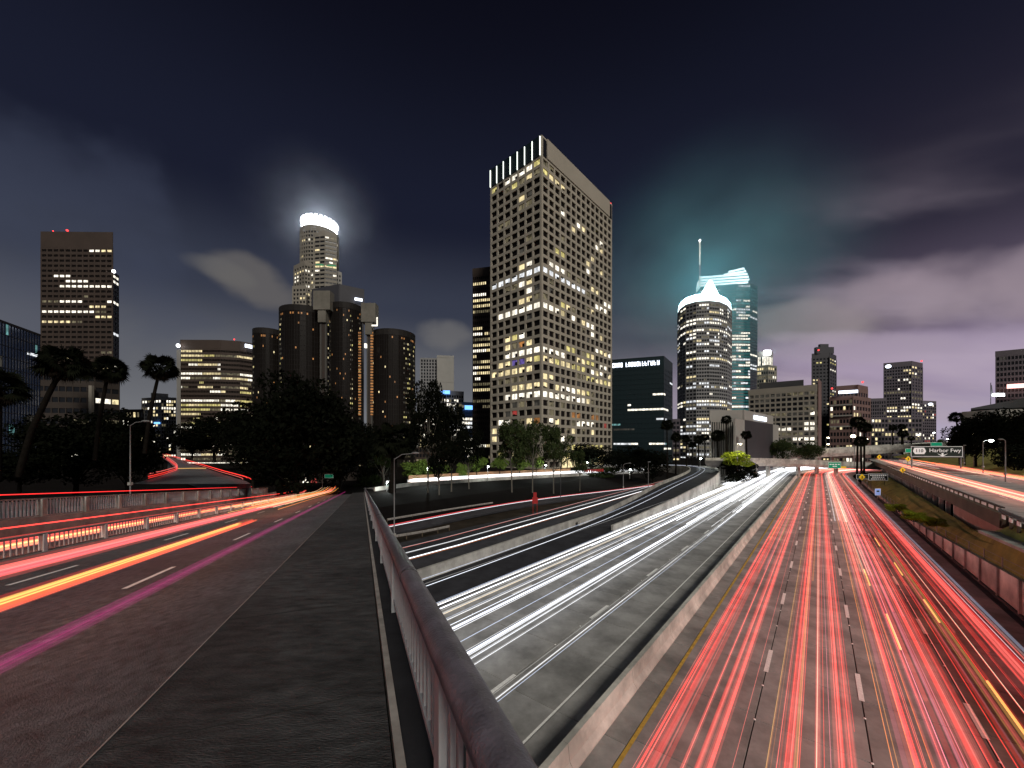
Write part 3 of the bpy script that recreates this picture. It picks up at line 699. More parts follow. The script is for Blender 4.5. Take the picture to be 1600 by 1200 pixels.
# --- the tall beige tower in the middle
YC = 185.0; C0 = P2(846, YC)
dR = Vector((.668, .744)); dL = Vector((-.739, .674))
def hit(px, d):
    k = (px-800)/F; t = (k*C0.y-C0.x)/(d.x-k*d.y); return C0+d*t
CL, CR = hit(768.5, dL), hit(954, dR)
Wt, Co, Wm, Ye, Di, Fa, Or, Rd, Vi = 'w_white', 'w_cool', 'w_warm', 'w_yellow', 'w_dim', 'w_faint', 'w_orange', 'w_red', 'w_violet'
def rowdef(left, right):          # dictionaries bay -> material for the left and right face; '' is dark
    return lambda e, i: (left if e == 0 else right).get(i, '')
rg = lambda a, b, m: {k: m for k in range(a, b)}
rows = {0: rowdef({5: Wm}, {}), 1: rowdef({}, {7: Di, 8: Di}), 2: rowdef({0: Ye, 2: Wt, 3: Wt, 4: Wt, 5: Wt, 6: Ye}, {0: Di, 1: Di}), 3: rowdef({2: Di, 3: Ye, 4: Di, 5: Wm, 6: Di}, {0: Ye, 1: Wm, 2: Wm, 3: Wm}),
        6: rowdef({4: Di, 5: Di}, {3: Wt, 6: Wt, 7: Wm, 11: Wt}), 7: rowdef({1: Di, 2: Di}, {5: Wm, 10: Wt, 11: Wm}), 9: rowdef({2: Di}, {3: Di, 9: Wm}), 11: rowdef({4: Fa}, {2: Ye, 3: Ye, 8: Wt}),
        13: rowdef({4: Wm, 5: Wt}, {1: Wt, 2: Wt, 3: Wt, 4: Di, 6: Di, 9: Wm, 10: Wm}), 14: rowdef({**rg(0, 7, Co)}, {**rg(0, 8, Co), 8: Di, 12: Wt, 13: Wt}), 15: rowdef({2: Di, 3: Di, 4: Wt, 5: Wm}, {1: Di, 10: Wt, 11: Wt, 12: Wt}),
        16: rowdef({5: Wt, 6: Fa}, {1: Fa, 8: Di, 9: Wm}), 17: rowdef({4: Wm, 5: Wm, 6: Di}, {0: Di, 3: Ye, 4: Wm, 5: Di}), 18: rowdef({**rg(1, 7, Wt)}, {0: Wt, 1: Wt, 2: Wt, 3: Wm, 5: Wt, 7: Wm, 8: Wt, 9: Wt}),
        19: rowdef({5: Fa}, {7: Di, 9: Wt, 11: Wm}), 21: rowdef({2: Wm, 3: Ye, 4: Wt}, {10: Wt, 11: Wm, 12: Wm, 13: Wt}), 22: rowdef({2: Wm, 3: Di, 4: Or, 5: Wm}, {4: Ye, 5: Ye, 7: Di, 8: Ye, 9: Wm}),
        23: rowdef({2: Wt, 3: Wt, 4: Wt, 5: Wt, 6: Wt}, {**rg(0, 4, Wt), 6: Wm, 7: Wm, 8: Ye, 9: Ye, 11: Wt, 12: Wt}), 24: rowdef({1: Wm, 2: Wm, 3: Vi, 4: Vi, 5: Wm, 6: Ye}, {0: Wm, 1: Wm, 2: Ye, 3: Wm, 4: Wm, 5: Ye, 6: Ye, 7: Ye, 9: Wt, 10: Wm, 11: Wt, 13: Wm}),
        25: rowdef({**rg(0, 6, Wm)}, {6: Di, 7: Di, 8: Ye, 9: Ye, 10: Wm, 11: Wm, 12: Ye, 13: Wm}), 27: rowdef({3: Wm, 4: Wm, 5: Wm, 6: Wm}, {0: Wm, 2: Wm, 3: Wt, 4: Wt, 5: Wt, 6: Wm, 7: Wm, 8: Ye, 9: Di}),
        28: rowdef({**rg(2, 7, Wt)}, {**rg(0, 8, Wt), 8: Wm, 9: Di}), 29: rowdef({4: Di, 6: Fa, 3: Fa}, {1: Di, 3: Di, 5: Fa, 10: Di}), 30: rowdef({2: Fa, 3: Rd}, {1: Di, 5: Or, 6: Or, 9: Or, 10: Or}),
        31: rowdef({1: Wt, 2: Wt, 4: Di, 5: Wm, 6: Or}, {1: Wt, 2: Wm, 5: Di, 6: Wt, 7: Wt, 8: Wt, 9: Wt, 12: Rd}), 32: rowdef({0: Wm, 6: Di}, {4: Di, 5: Wm, 7: Di, 9: Wm}), 33: rowdef({0: Wm, 5: Di}, {3: Wt, 4: Di, 6: Di, 9: Fa}), 34: rowdef({}, {**rg(4, 12, Ye)})}
ztc = W(846, 213, YC).z
tw = tower('office_tower', 'tall beige office tower with a square window grid and light fins', [CL, C0, CR], ztc, 37, [7, 14], 'beige_frame', 'brown_glass',
           litfn(11, .22, rows, (Wm, Di, Fa, Ye), (2, 4, 4, 1), .35), z0=-8.2, pw=.21, sh=.34, dep=.7, cap=1.2, depth=35, single=300, base=0)
# hidden storeys behind: tall crown storey with light fins (left face) and blank panels (right face)
dl = (C0-CL).normalized(); nl = Vector((dl.y, -dl.x)); LL = (C0-CL).length
zc0 = ztc-9.6
for i in range(8):
    a = CL+dl*(LL*i/7)+nl*1.15; mb = MB(); mb.box((a.x, a.y, (zc0+ztc)/2-.3), (.34, .45, 9.0), math.atan2(dl.y, dl.x)); ploc(mb, tw).build('light_fin', 'fin_light', tw)
face_box(tw, 'crown_panel', 'green_glass', CL+dl*.5, C0-dl*.5, (zc0+ztc)/2, 9.4, .4, .80)
dr = (CR-C0).normalized()
face_box(tw, 'crown_panel', 'beige_panel', C0+dr*3.4, CR-dr*3.0, (zc0+ztc)/2+.3, 9.6, .5, .86)
for a_, b_ in ((.4, 2.9), (66.6, 69.4)): face_box(tw, 'crown_recess', 'dark_glass', C0+dr*a_, C0+dr*b_, (zc0+ztc)/2-.5, 8.4, .2, .85)
beacon_on(tw, Vector((CR.x, CR.y, ztc+.6)), .6)
# arcade of lit arches at its foot
for i in range(9):
    a = C0+dr*(18+i*5.2)+Vector((dr.y, -dr.x))*1.2; mb = MB(); v = [(-2, 0), (2, 0), (2, 4.2)]+[(2*math.cos(t*math.pi/8), 4.2+2*math.sin(t*math.pi/8)) for t in range(1, 8)]+[(-2, 4.2)]
    n = len(v); mb.add([(a.x+dr.x*x, a.y+dr.y*x, -8+z) for x, z in v]+[(a.x+dr.x*x-dr.y*.2, a.y+dr.y*x+dr.x*.2, -8+z) for x, z in v], [tuple(range(n)), tuple(range(n, 2*n))[::-1]]+[(k, (k+1) % n, n+(k+1) % n, n+k) for k in range(n)])
    ploc(mb, tw).build('arch', 'w_warm', tw)
# --- neighbours
t = tower('office_tower', 'dark brown tower hidden behind the left side of the beige tower', [(739, 262), (775, 258)], (739, 420, 262), 34, [12], 'brown_frame', 'brown_glass', litfn(21, .52, None, ('w_warm', 'w_white', 'w_dim'), (4, 2, 3), .85), sh=.5, pw=.3, cap=5, dep=.3)
t = tower('office_tower', 'broad dark brown tower with blank top at the far left', [(65, 330), (176, 331)], (65, 362, 330), 42, [12], 'brown_frame', 'brown_glass', litfn(22, .20, None, ('w_warm', 'w_white', 'w_dim'), (2, 3, 3), .7), sh=.55, pw=.22, cap=14, depth=30, dep=.4)
beacon_on(t, W(105, 360, 336), .9); beacon_on(t, W(83, 361, 336), .5)
t2 = tower('side_wing', '', [(176.3, 334), (185, 342)], (176, 424, 334), 36, [2], 'slate_frame', 'dark_glass', litfn(23, .28, None, ('w_white', 'w_cool'), (2, 1), .9), parent=t, sh=.5, pw=.12, cap=1.5, depth=20)
mb = MB(); mb.sphere(W(177.5, 424, 330), 1.3, n=6, m=4); ploc(mb, t).build('floodlight', 'crown_white', t)
t = tower('glass_office', 'blue mirrored glass office block cut off by the left edge', [(-60, 128), (62, 160)], (62, 522, 160), 14, [24], 'slate_frame', 'blue_glass', litfn(24, .09, None, ('w_cool', 'w_teal', 'w_faint'), (2, 2, 4), .5), sh=.06, pw=.06, cap=.8, dep=.22)
face_box(t, 'light_band', 'w_cool', P2(4, 145), P2(61, 159.5), W(30, 550, 152).z, 1.0, .2, .5)
t = tower('stepped_block', 'low brown concrete block behind the left palms', [(58, 200), (148, 205), (186, 214)], (60, 578, 200), 9, [8, 3], 'brown_wall', 'dark_glass', litfn(25, .16, None, ('w_warm', 'w_white', 'w_dim'), (2, 2, 3), .7), sh=.55, pw=.14, cap=1)
face_box(t, 'pale_shaft', 'tan_frame', P2(144, 203), P2(149, 203), 18, 34, 1.2, 1.2)
t = tower('apartment_tower', 'small pale lit tower between the leaning palm and curved office block', [(222, 480), (252, 470), (275, 476)], (222, 622, 480), 17, [7, 6], 'pale_frame', 'dark_glass', litfn(26, .28, None, ('w_warm', 'w_white', 'w_dim'), (2, 2, 2), .4), cap=3, sh=.35, pw=.3, roofbox=(16, 6))
face_box(t, 'roof_sign', 'sign_glow_blue', P2(242, 470), P2(251, 470), W(245, 661, 470).z, 2.2, .5, 1)
t = tower('curved_office', 'brown curved office block with long rows of lit windows', [(283, 256), (345, 256.5), (375, 259.5), (402, 267)], (283, 531, 256), 26, [26, 12, 11], 'brown_frame', 'brown_glass',
          litfn(27, .58, None, ('w_white', 'w_warm', 'w_yellow', 'w_dim'), (5, 3, 2, 2), .88), sh=.52, pw=.12, cap=6, dep=.35)
face_box(t, 'side_fin', 'pale_frame', P2(277.5, 258), P2(283, 256), 30, 76, .6, .2)
face_box(t, 'roof_sign', 'sign_glow', P2(382, 259), P2(400, 265), W(390, 542, 262).z, 2.2, .6, .9); mb = MB(); mb.sphere(W(278.5, 540, 253), 1.1, n=6, m=4); ploc(mb, t).build('floodlight', 'crown_white', t); beacon_on(t, W(366, 530.3, 258), .5)

# --- the hotel of bronze glass cylinders
def circ(px, Y, r, n=14, a0=-8, a1=188):
    c = P2(px, Y); bk = c.normalized(); lf = Vector((-bk.y, bk.x)); out = []
    for i in range(n+1):
        a = R(a0+(a1-a0)*i/n); out.append(c+lf*r*math.cos(a)-bk*r*math.sin(a))
    return out
hotel = empty('hotel', (P2(520, 235).x, 235, -9)); tag(hotel, 'cluster of dark bronze glass hotel cylinders with warm lit rooms', 'hotel')
def rooms_and_glints(seed, glint_strips, p=.03):
    rnd = random.Random(seed)
    def f(e, i, j, nb):
        if j < 1: return rnd.choice((None, 'w_orange', None))
        if e in glint_strips: return rnd.choices(('w_dim', 'w_yellow', 'w_faint', 'w_warm', None), (2, 1, 3, 1, glint_strips[e]))[0]  # strip faces: glowing panes put in for reflections in the bronze glass
        return rnd.choices((None, 'w_orange', 'w_warm'), (1-p, p*.7, p*.3))[0]
    return f
def cylinder(px, wpx, Y, py, floors, seed, glint_strips, lab=None):
    r = wpx/2/F*Y; o = tower('glass_cylinder', '', circ(px, Y, r, 16), W(px, py, Y-r*.2).z, floors, 2, 'bronze', 'brown_glass', rooms_and_glints(seed, glint_strips, .028), parent=hotel, z0=-9, sh=.08, pw=.16, dep=.14, cap=3.2, depth=1, spand=True, pane=(.6, .42)); return o
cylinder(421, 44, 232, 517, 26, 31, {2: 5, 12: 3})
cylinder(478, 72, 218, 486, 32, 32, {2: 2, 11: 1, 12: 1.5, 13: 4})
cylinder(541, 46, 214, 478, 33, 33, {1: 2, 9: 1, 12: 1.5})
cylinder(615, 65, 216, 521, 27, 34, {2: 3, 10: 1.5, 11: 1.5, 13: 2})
t = tower('service_core', '', [(488, 246), (530, 238), (568, 246)], (530, 444, 238), 3, [1, 1], 'slate_frame', 'slate_frame', None, parent=hotel, sh=.02, pw=.02, cap=14, depth=22)
face_box(hotel, 'sign', 'sign_glow', P2(554, 242), P2(566, 244), W(560, 468, 242).z, 1.6, .4, 1.2)
for px, py, w_ in ((506, 457, 26), (578, 476, 22)):
    a, b = P2(px-w_/2, 206), P2(px+w_/2, 206); zt = W(px, py, 206).z
    d = (b-a)
    face_box(hotel, 'lift_housing', 'housing', a, b, zt-5, 10, 5, 0)
    face_box(hotel, 'lift_housing', 'housing', a+d*.25, a+d*.72, zt-12, 9, 4, 0)
    for k in (.36, .66): face_box(hotel, 'lift_rail', 'rail_grey', a+d*(k-.05), a+d*(k+.05), (zt-14-9)/2, zt-14+9, 1.0, .4)
    mb = MB()
    face_box(hotel, 'lift_shaft', 'brown_wall', a+d*.42, a+d*.60, (zt-14-9)/2, zt-14+9, .8, .3)
cab = face_box(hotel, 'lift_cabin', 'bulb_warm', P2(571, 204), P2(574, 204), W(572, 541, 204).z, 2.2, 1.2, 1.0)
cab.data.materials[0] = M['w_white']
warm = MB()
for i in range(30):
    for px in (562, 581): p = W(px, 520+i*4.4, 205); warm.box(p, (1.3, .4, .75))
o = ploc(warm, hotel).build('corridor_lights', 'w_orange', hotel); o['kind'] = 'stuff'
face_box(hotel, 'roof_light', 'crown_white', P2(601, 212), P2(617, 212), W(609, 519, 212).z, .9, .5, 0)
face_box(hotel, 'balcony_edge', 'w_white', P2(581, 204), P2(590, 204), W(585, 509, 204).z, .7, .4, .5)
face_box(hotel, 'balcony_edge', 'w_white', P2(589, 204), P2(590.5, 204), W(585, 503, 204).z, 4.5, .4, .5)

# --- stepped round tower with a blazing crown
ub = empty('crowned_tower', (P2(498, 480).x, 480, -9)); tag(ub, 'tall stepped round tower with a blazing white crown', 'tower')
Yu = 470
def ulit(seed, p): return litfn(seed, p, None, ('w_white', 'w_warm', 'w_dim'), (3, 2, 2), .6)
o = tower('round_shaft', '', circ(499.5, Yu+12, 27.2/F*Yu, 22), W(499, 352, Yu-8).z, 58, 1, 'tan_frame', 'dark_glass', ulit(41, .14), parent=ub, sh=.42, pw=.34, dep=.7, cap=6, depth=1)
o = tower('lower_tier', '', [(460, Yu-2), (476, Yu-14), (493, Yu-6)], (476, 408, Yu-14), 50, [4, 4], 'tan_frame', 'dark_glass', ulit(42, .2), parent=ub, sh=.45, pw=.4, dep=.6, cap=4, depth=30)
o = tower('lower_tier', '', [(492, Yu-18), (508, Yu-20), (526, Yu-15)], (508, 362, Yu-20), 54, [2, 3], 'tan_frame', 'dark_glass', ulit(43, .26), parent=ub, sh=.55, pw=.12, dep=.5, cap=4, depth=20)
o = tower('lower_tier', '', [(520, Yu-10), (533, Yu-4)], (527, 422, Yu-10), 44, [3], 'pale_frame', 'dark_glass', ulit(44, .1), parent=ub, sh=.5, pw=.45, dep=.6, cap=3, depth=20)
o = tower('lower_tier', '', [(458, Yu-22), (478, Yu-24)], (466, 447, Yu-22), 42, [4], 'tan_frame', 'dark_glass', ulit(45, .12), parent=ub, sh=.45, pw=.4, dep=.6, cap=3, depth=14)
face_box(ub, 'green_band', 'w_green', P2(494, Yu-20.5), P2(525, Yu-17), W(508, 414, Yu-20).z, 1.9, .3, .8)
mb = MB(); cc = P2(499.5, Yu+12); rr = 26/F*Yu; zc = W(499, 352, Yu-8).z; n = 40
ring = [(cc.x+rr*math.cos(2*math.pi*i/n), cc.y+rr*math.sin(2*math.pi*i/n)) for i in range(n)]
mb.prism(ring, zc+.2, zc+11.5); ploc(mb, ub).build('crown', 'crown_white', ub)
for i in range(24):
    a = 2*math.pi*i/24; mb = MB(); mb.box((cc.x+rr*math.cos(a), cc.y+rr*math.sin(a), zc+12.4), (2.8, 1.2, 2.6), a+math.pi/2); ploc(mb, ub).build('crown_merlon', 'crown_white', ub)
# --- smaller buildings between hotel and beige tower
t = tower('slab_tower', 'pale blank slab tower far behind the trees right of hotel', [(683, 600), (709, 604)], (683, 555, 600), 4, [1], 'pale_frame', 'pale_frame', None, sh=.02, pw=.02, cap=3, depth=30)
tower('tower_wing', '', [(657, 610), (683, 612)], (657, 559, 610), 30, [6], 'grey_frame', 'dark_glass', None, parent=t, sh=.3, pw=.4, cap=2, depth=30)
t = tower('office_block', 'grey office block with a small blue sign behind eucalyptus', [(652, 345), (690, 335), (724, 342)], (690, 610, 335), 16, [9, 9], 'grey_frame', 'dark_glass', litfn(52, .22, None, ('w_white', 'w_cool', 'w_dim'), (2, 1, 2), .6), sh=.4, pw=.25, cap=3)
face_box(t, 'sign', 'sign_glow_blue', P2(688, 333), P2(703, 334), W(694, 613, 333).z, 3, .5, 1)
t = tower('office_block', 'narrow office block with a bright band right of the eucalyptus', [(722, 320), (742, 324)], (722, 628, 320), 14, [5], 'slate_frame', 'blue_glass', litfn(53, .3, None, ('w_white', 'w_cool', 'w_dim'), (2, 2, 2), .8), sh=.4, pw=.1, cap=2)
face_box(t, 'sign', 'sign_glow_blue', P2(726, 318), P2(741, 320), W(733, 637, 319).z, 3.4, .5, 1)
# --- dark green glass block with a lit roof sign
g0, g1, g2 = P2(948, 262), P2(1037, 250), P2(1050.5, 272)
t = tower('glass_office', 'dark green glass office block with a long lit roof sign', [g0, g1, g2], W(1037, 556, 250).z, 20, [16, 6], 'green_glass', 'green_glass',
          litfn(54, .13, {5: lambda e, i: ('w_white' if (e == 0 and i in (13, 14, 15)) else '' if e == 0 else ('w_white' if i == 0 else '')), 8: lambda e, i: ('w_white' if (e == 0 and i > 5) else 'w_white' if (e == 1 and i < 3) else ''), 0: lambda e, i: '', 1: lambda e, i: ''},
                ('w_white', 'w_cool', 'w_faint', 'w_teal'), (3, 2, 3, 1), .75), sh=.62, pw=.05, cap=7, dep=.15, depth=25)
dg = (g1-g0).normalized(); x = 2.2; rnd = random.Random(8)
while x < 33:                                # unreadable bars in place of the sign's letters
    w_ = rnd.uniform(1.1, 1.7)
    if not 10.6 < x < 11.8:
        pa = g0+dg*x; z = W(1037, 556, 250).z-4.2
        face_box(t, 'sign_letter', 'sign_glow', pa, pa+dg*.38, z, 2.9, .3, .5)
        if rnd.random() < .8: face_box(t, 'sign_letter', 'sign_glow', pa+dg*(w_-.4), pa+dg*w_, z, 2.9, .3, .5)
        face_box(t, 'sign_letter', 'sign_glow', pa+dg*.3, pa+dg*(w_-.3), z+rnd.choice((1.2, 0, -1.2)), .55, .3, .5)
        face_box(t, 'sign_letter', 'sign_glow', pa+dg*.3, pa+dg*(w_-.3), z+rnd.choice((1.2, 0, -1.2)), .55, .28, .52)
    x += w_+.42
# --- round office tower with bright stepped crown
Yr = 400; ch = [(1059, Yr+18), (1063, Yr+4), (1072, Yr-8), (1088, Yr-16), (1108, Yr-18), (1124, Yr-15), (1136, Yr-6), (1143, Yr+10)]
t = tower('office_tower', 'curved grey office tower with a glowing stepped white top', ch, (1108, 470, Yr-18), 44, [2, 2, 3, 5, 6, 4, 3, 2], 'grey_frame', 'dark_glass', litfn(55, .42, None, ('w_white', 'w_cool', 'w_dim', 'w_warm'), (4, 3, 3, 1), .66), sh=.45, pw=.22, cap=2, dep=.4, depth=40)
zr = W(1108, 470, Yr-18).z; mid = P2(1104, Yr+6)
for k, (sc, h0, h1) in enumerate(((1.0, .4, 1.8), (.99, 3.2, 4.6), (.97, 6.0, 7.4), (.80, 8.4, 9.6))):
    mb = MB(); poly = [mid+(P2(*c)-mid)*sc for c in ch]; bd = mid.normalized(); poly = poly+[poly[-1]+bd*30*sc, poly[0]+bd*30*sc]; mb.prism(poly, zr+h0, zr+h1); ploc(mb, t).build('crown_tier', 'crown_cyan' if k > 1 else 'sail_glow', t)
mb = MB(); poly = [mid+(P2(*c)-mid)*.84 for c in ch]; poly = poly+[poly[-1]+bd*24, poly[0]+bd*24]; mb.prism(poly, zr, zr+9.5); ploc(mb, t).build('crown_core', 'grey_frame', t)
q4 = [W(1094, 462, Yr-12), W(1124, 462, Yr-12), W(1124, 462, Yr+2), W(1094, 462, Yr+2)]; q4 = q4+[W(1108, 438, Yr-8), W(1112, 438, Yr-8), W(1112, 438, Yr-6), W(1108, 438, Yr-6)]
mb = MB(); mb.hexa(q4); ploc(mb, t).build('crown_peak', 'crown_cyan', t)
# --- tallest glass tower with sail top and spire
Yw = 640; w0, w1, w2 = P2(1094, Yw), P2(1169, Yw-12), P2(1181, Yw+16)
sg = empty('spire_tower', (w1.x, w1.y, -9)); tag(sg, 'tall teal glass tower with a lit sail top and thin spire', 'tower')
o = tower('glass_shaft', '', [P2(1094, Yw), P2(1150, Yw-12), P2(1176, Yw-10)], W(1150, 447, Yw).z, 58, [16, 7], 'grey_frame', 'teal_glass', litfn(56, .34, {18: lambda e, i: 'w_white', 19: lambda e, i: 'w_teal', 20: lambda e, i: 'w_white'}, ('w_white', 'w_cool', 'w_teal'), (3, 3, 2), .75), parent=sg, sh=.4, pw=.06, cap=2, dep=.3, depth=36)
o = tower('side_shaft', '', [P2(1172, Yw-22), P2(1183, Yw-8)], W(1172, 443, Yw-20).z, 50, [3], 'slate_frame', 'dark_glass', litfn(57, .2, None, ('w_white', 'w_cool'), (2, 2), .9), parent=sg, sh=.5, pw=.06, cap=2, dep=.3, depth=30)
z1 = W(1150, 440, Yw).z
for k, (py, x0_, x1_) in enumerate(((444, 1095, 1169), (439.7, 1095, 1171), (435.4, 1095.5, 1170), (431.1, 1096, 1168), (426.8, 1131, 1166), (422.5, 1138, 1163))):
    pa, pb = P2(x0_, Yw-3), P2(x1_, Yw-16); d_ = pb-pa; n_ = Vector((d_.y, -d_.x)).normalized(); zz = W(1140, py, Yw-8).z
    mb = MB(); mb.prism([pa, pb, pb-n_*26+d_*.03, pa-n_*26], zz-1.25, zz+1.25); ploc(mb, sg).build('sail_band', 'sail_glow', sg)
    mb = MB(); mb.prism([pa-n_*2, pb-n_*2, pb-n_*24, pa-n_*24], zz-3.3, zz-1.25); ploc(mb, sg).build('sail_wall', 'dark_wall', sg)
mb = MB(); p = W(1093.5, 446, Yw-6); mb.tube([p, W(1093.5, 425, Yw-6), W(1093.5, 376, Yw-6)], 1.1, 6); ploc(mb, sg).build('spire', 'w_white', sg)
mb = MB(); mb.tube([W(1093.5, 430, Yw-8), W(1093.5, 415, Yw-8)], 1.25, 6); ploc(mb, sg).build('spire_foot', 'w_red', sg)
mb = MB(); mb.sphere(W(1093.5, 376, Yw-6), 1.8, n=6, m=4); ploc(mb, sg).build('spire_lamp', 'crown_white', sg)
# --- right-hand group
t = tower('office_tower', 'small stepped tower with a lit white top beside the spire tower', [(1183, 520), (1200, 512), (1213, 520)], (1200, 570, 512), 22, [5, 4], 'tan_frame', 'dark_glass', litfn(58, .4, None, ('w_white', 'w_warm', 'w_dim'), (3, 2, 2), .6), sh=.4, pw=.3, cap=2)
tower('lit_top', '', [(1184, 522), (1198, 516), (1207, 522)], (1198, 548, 516), 5, [6, 4], 'pale_frame', 'dark_glass', litfn(59, .8, None, ('w_white', 'w_dim'), (3, 2), .6), parent=t, sh=.4, pw=.35, cap=2, depth=14)
mb = MB(); mb.box(W(1199, 551, 512), (8, 2, 6)); ploc(mb, t).build('glowing_gable', 'crown_white', t)  # gable glows itself, floodlighting put into its material
t = tower('grid_office', 'tan office block with a regular window grid above the overpass', [(1171, 262), (1274, 240), (1280.5, 258)], (1274, 601, 240), 15, [12, 6], 'tan_frame', 'dark_glass', litfn(60, .30, None, ('w_white', 'w_warm', 'w_dim', 'w_faint'), (3, 1, 2, 3), .6), sh=.38, pw=.27, cap=3.4, dep=.7, single=170)
face_box(t, 'plant_room', 'roof', P2(1186, 266), P2(1256, 252), W(1220, 603, 259).z+1, 4.5, 8, -6)
face_box(t, 'brick_end', 'red_brick', P2(1275.2, 241.5), P2(1280, 256), 18, 56, .4, 1.0)
t = tower('concrete_block', 'squat block with a pale colonnade side and blank dark side', [(1111, 163), (1160, 160), (1205, 190)], (1160, 640.5, 160), 1, [14, 1], 'pale_frame', 'dark_glass', None, sh=.06, pw=.5, cap=4.2, dep=.7, depth=30)
pa, pb = P2(1160.5, 160.4), P2(1204.6, 189.6)
face_box(t, 'blank_wall', 'dark_wall', pa, pb, (W(1160, 640, 160).z-4.3-9)/2, W(1160, 640, 160).z-4.3+9, .5, .6)
face_box(t, 'sign', 'sign_glow', pa+(pb-pa)*.28, pa+(pb-pa)*.72, W(1160, 640, 160).z-2.6, 1.8, .3, 1.0)
t = tower('office_tower', 'slim dark tower with a stepped top right of the grid block', [(1269, 352), (1296, 348), (1306, 360)], (1296, 551, 348), 30, [5, 3], 'slate_frame', 'dark_glass', litfn(61, .14, None, ('w_yellow', 'w_warm', 'w_white'), (2, 2, 2), .6), sh=.55, pw=.4, cap=4)
face_box(t, 'upper_storey', 'slate_frame', P2(1274, 351), P2(1301, 351), W(1287, 548, 351).z, 6, 3, 0); face_box(t, 'plant_room', 'slate_frame', P2(1280, 352), P2(1293, 352), W(1287, 541.5, 352).z, 4, 2.5, 0); beacon_on(t, W(1279, 547, 346), .7)
t = tower('banded_office', 'red brick office with pale bands and a white roof sign', [(1297, 305), (1332, 296), (1359, 312)], (1332, 618, 296), 10, [7, 6], 'red_brick', 'dark_glass', litfn(62, .25, None, ('w_white', 'w_warm', 'w_dim'), (2, 2, 3), .5), sh=.42, pw=.3, cap=2, dep=.5)
tower('upper_tier', '', [(1307, 312), (1340, 304), (1355, 314)], (1340, 601, 304), 3, [6, 4], 'red_brick', 'dark_glass', None, parent=t, sh=.4, pw=.3, cap=2, depth=14)
face_box(t, 'roof_sign', 'sign_glow', P2(1310, 300), P2(1340, 294), W(1325, 612.5, 297).z, 2.2, .4, 1.0); beacon_on(t, W(1348, 597, 300), .8); beacon_on(t, W(1300, 607, 300), .7)
for k in range(3): face_box(t, 'pale_band', 'pale_frame', P2(1297, 304.4), P2(1332, 295.4), W(1320, 632+k*17, 296).z, 1.0, .7, .75)
tower('office_block', 'plain grey block between red brick office and tall grey tower', [(1356, 455), (1384, 450)], (1370, 622, 450), 16, [8], 'mauve_frame', 'dark_glass', litfn(63, .12, None, ('w_white', 'w_dim', 'w_faint'), (1, 2, 2), .5), sh=.3, pw=.35, cap=3)
t = tower('office_tower', 'tall grey tower with a white oval sign at its top corner', [(1381, 452), (1424, 440), (1441, 452)], (1424, 564, 440), 30, [10, 4], 'mauve_frame', 'dark_glass', litfn(64, .22, None, ('w_white', 'w_warm', 'w_dim'), (3, 2, 2), .6), sh=.4, pw=.32, cap=5)
mb = MB(); mb.sphere(W(1388, 572.5, 440), 2.6, n=12, m=6, sz=.8); ploc(mb, t).build('oval_sign', 'sign_glow', t); beacon_on(t, W(1440, 564, 446), .9)
t = tower('office_block', 'lower grey annex with a small oval sign on its corner', [(1441, 470), (1462, 476)], (1441, 626, 470), 18, [7], 'mauve_frame', 'dark_glass', litfn(65, .22, None, ('w_white', 'w_warm', 'w_red', 'w_dim'), (4, 2, 1, 2), .5), sh=.4, pw=.32, cap=4)
mb = MB(); mb.sphere(W(1454, 631.5, 466), 2.2, n=12, m=6, sz=.7); ploc(mb, t).build('oval_sign', 'sign_glow', t)
t = tower('office_tower', 'mauve tower with a glowing pink roof sign at the right edge', [(1556, 300), (1640, 285)], (1556, 549, 300), 20, [14], 'mauve_frame', 'dark_glass', litfn(66, .10, None, ('w_white', 'w_warm', 'w_faint'), (2, 2, 3), .5), sh=.4, pw=.3, cap=4)
face_box(t, 'roof_sign', 'sign_glow_pink', P2(1572, 292), P2(1640, 280), W(1590, 603, 288).z, 3.2, .4, 1.5)
t = tower('hill_house', 'low pale house with a sloping roof on the right hill', [(1505, 175), (1560, 165), (1640, 160)], (1560, 640, 165), 2, [4, 6], 'pale_frame', 'dark_glass', litfn(67, .4, None, ('w_warm', 'w_white', 'w_dim'), (2, 2, 2), .3), z0=2, sh=.4, pw=.4, cap=1.2, depth=12)
mb = MB(); a, b, c = W(1517, 640, 172), W(1556, 616, 163), W(1650, 612, 158)
mb.hexa([a, Vector((c.x, c.y, a.z)), Vector((c.x+22, c.y+16, a.z)), Vector((a.x+19, a.y+16, a.z)), a+Vector((0, 0, .6)), c, c+Vector((22, 16, 0)), a+Vector((19, 16, .6))]); ploc(mb, t).build('pitched_roof', 'roof', t)
mb = MB(); mb.box(W(1560, 617, 162), (4.5, .6, 1.2)); ploc(mb, t).build('roof_light', 'crown_white', t)
fp = empty('flag_pole', W(1548, 632, 164)); tag(fp, 'slim flag pole above the house on the right hill', 'flag pole'); mb = MB(); mb.tube([W(1548, 632, 164), W(1548, 598, 164)], .12, 5); ploc(mb, fp).build('pole', 'pole_dark', fp)
mb = MB(); p = W(1548, 600, 164); mb.hexa([p+Vector(q) for q in ((0, 0, -5), (1.1, 0, -5.4), (1.1, .08, -5.4), (0, .08, -5), (0, 0, 0), (.5, 0, -.6), (.5, .08, -.6), (0, .08, 0))]); ploc(mb, fp).build('flag', 'slate_frame', fp)
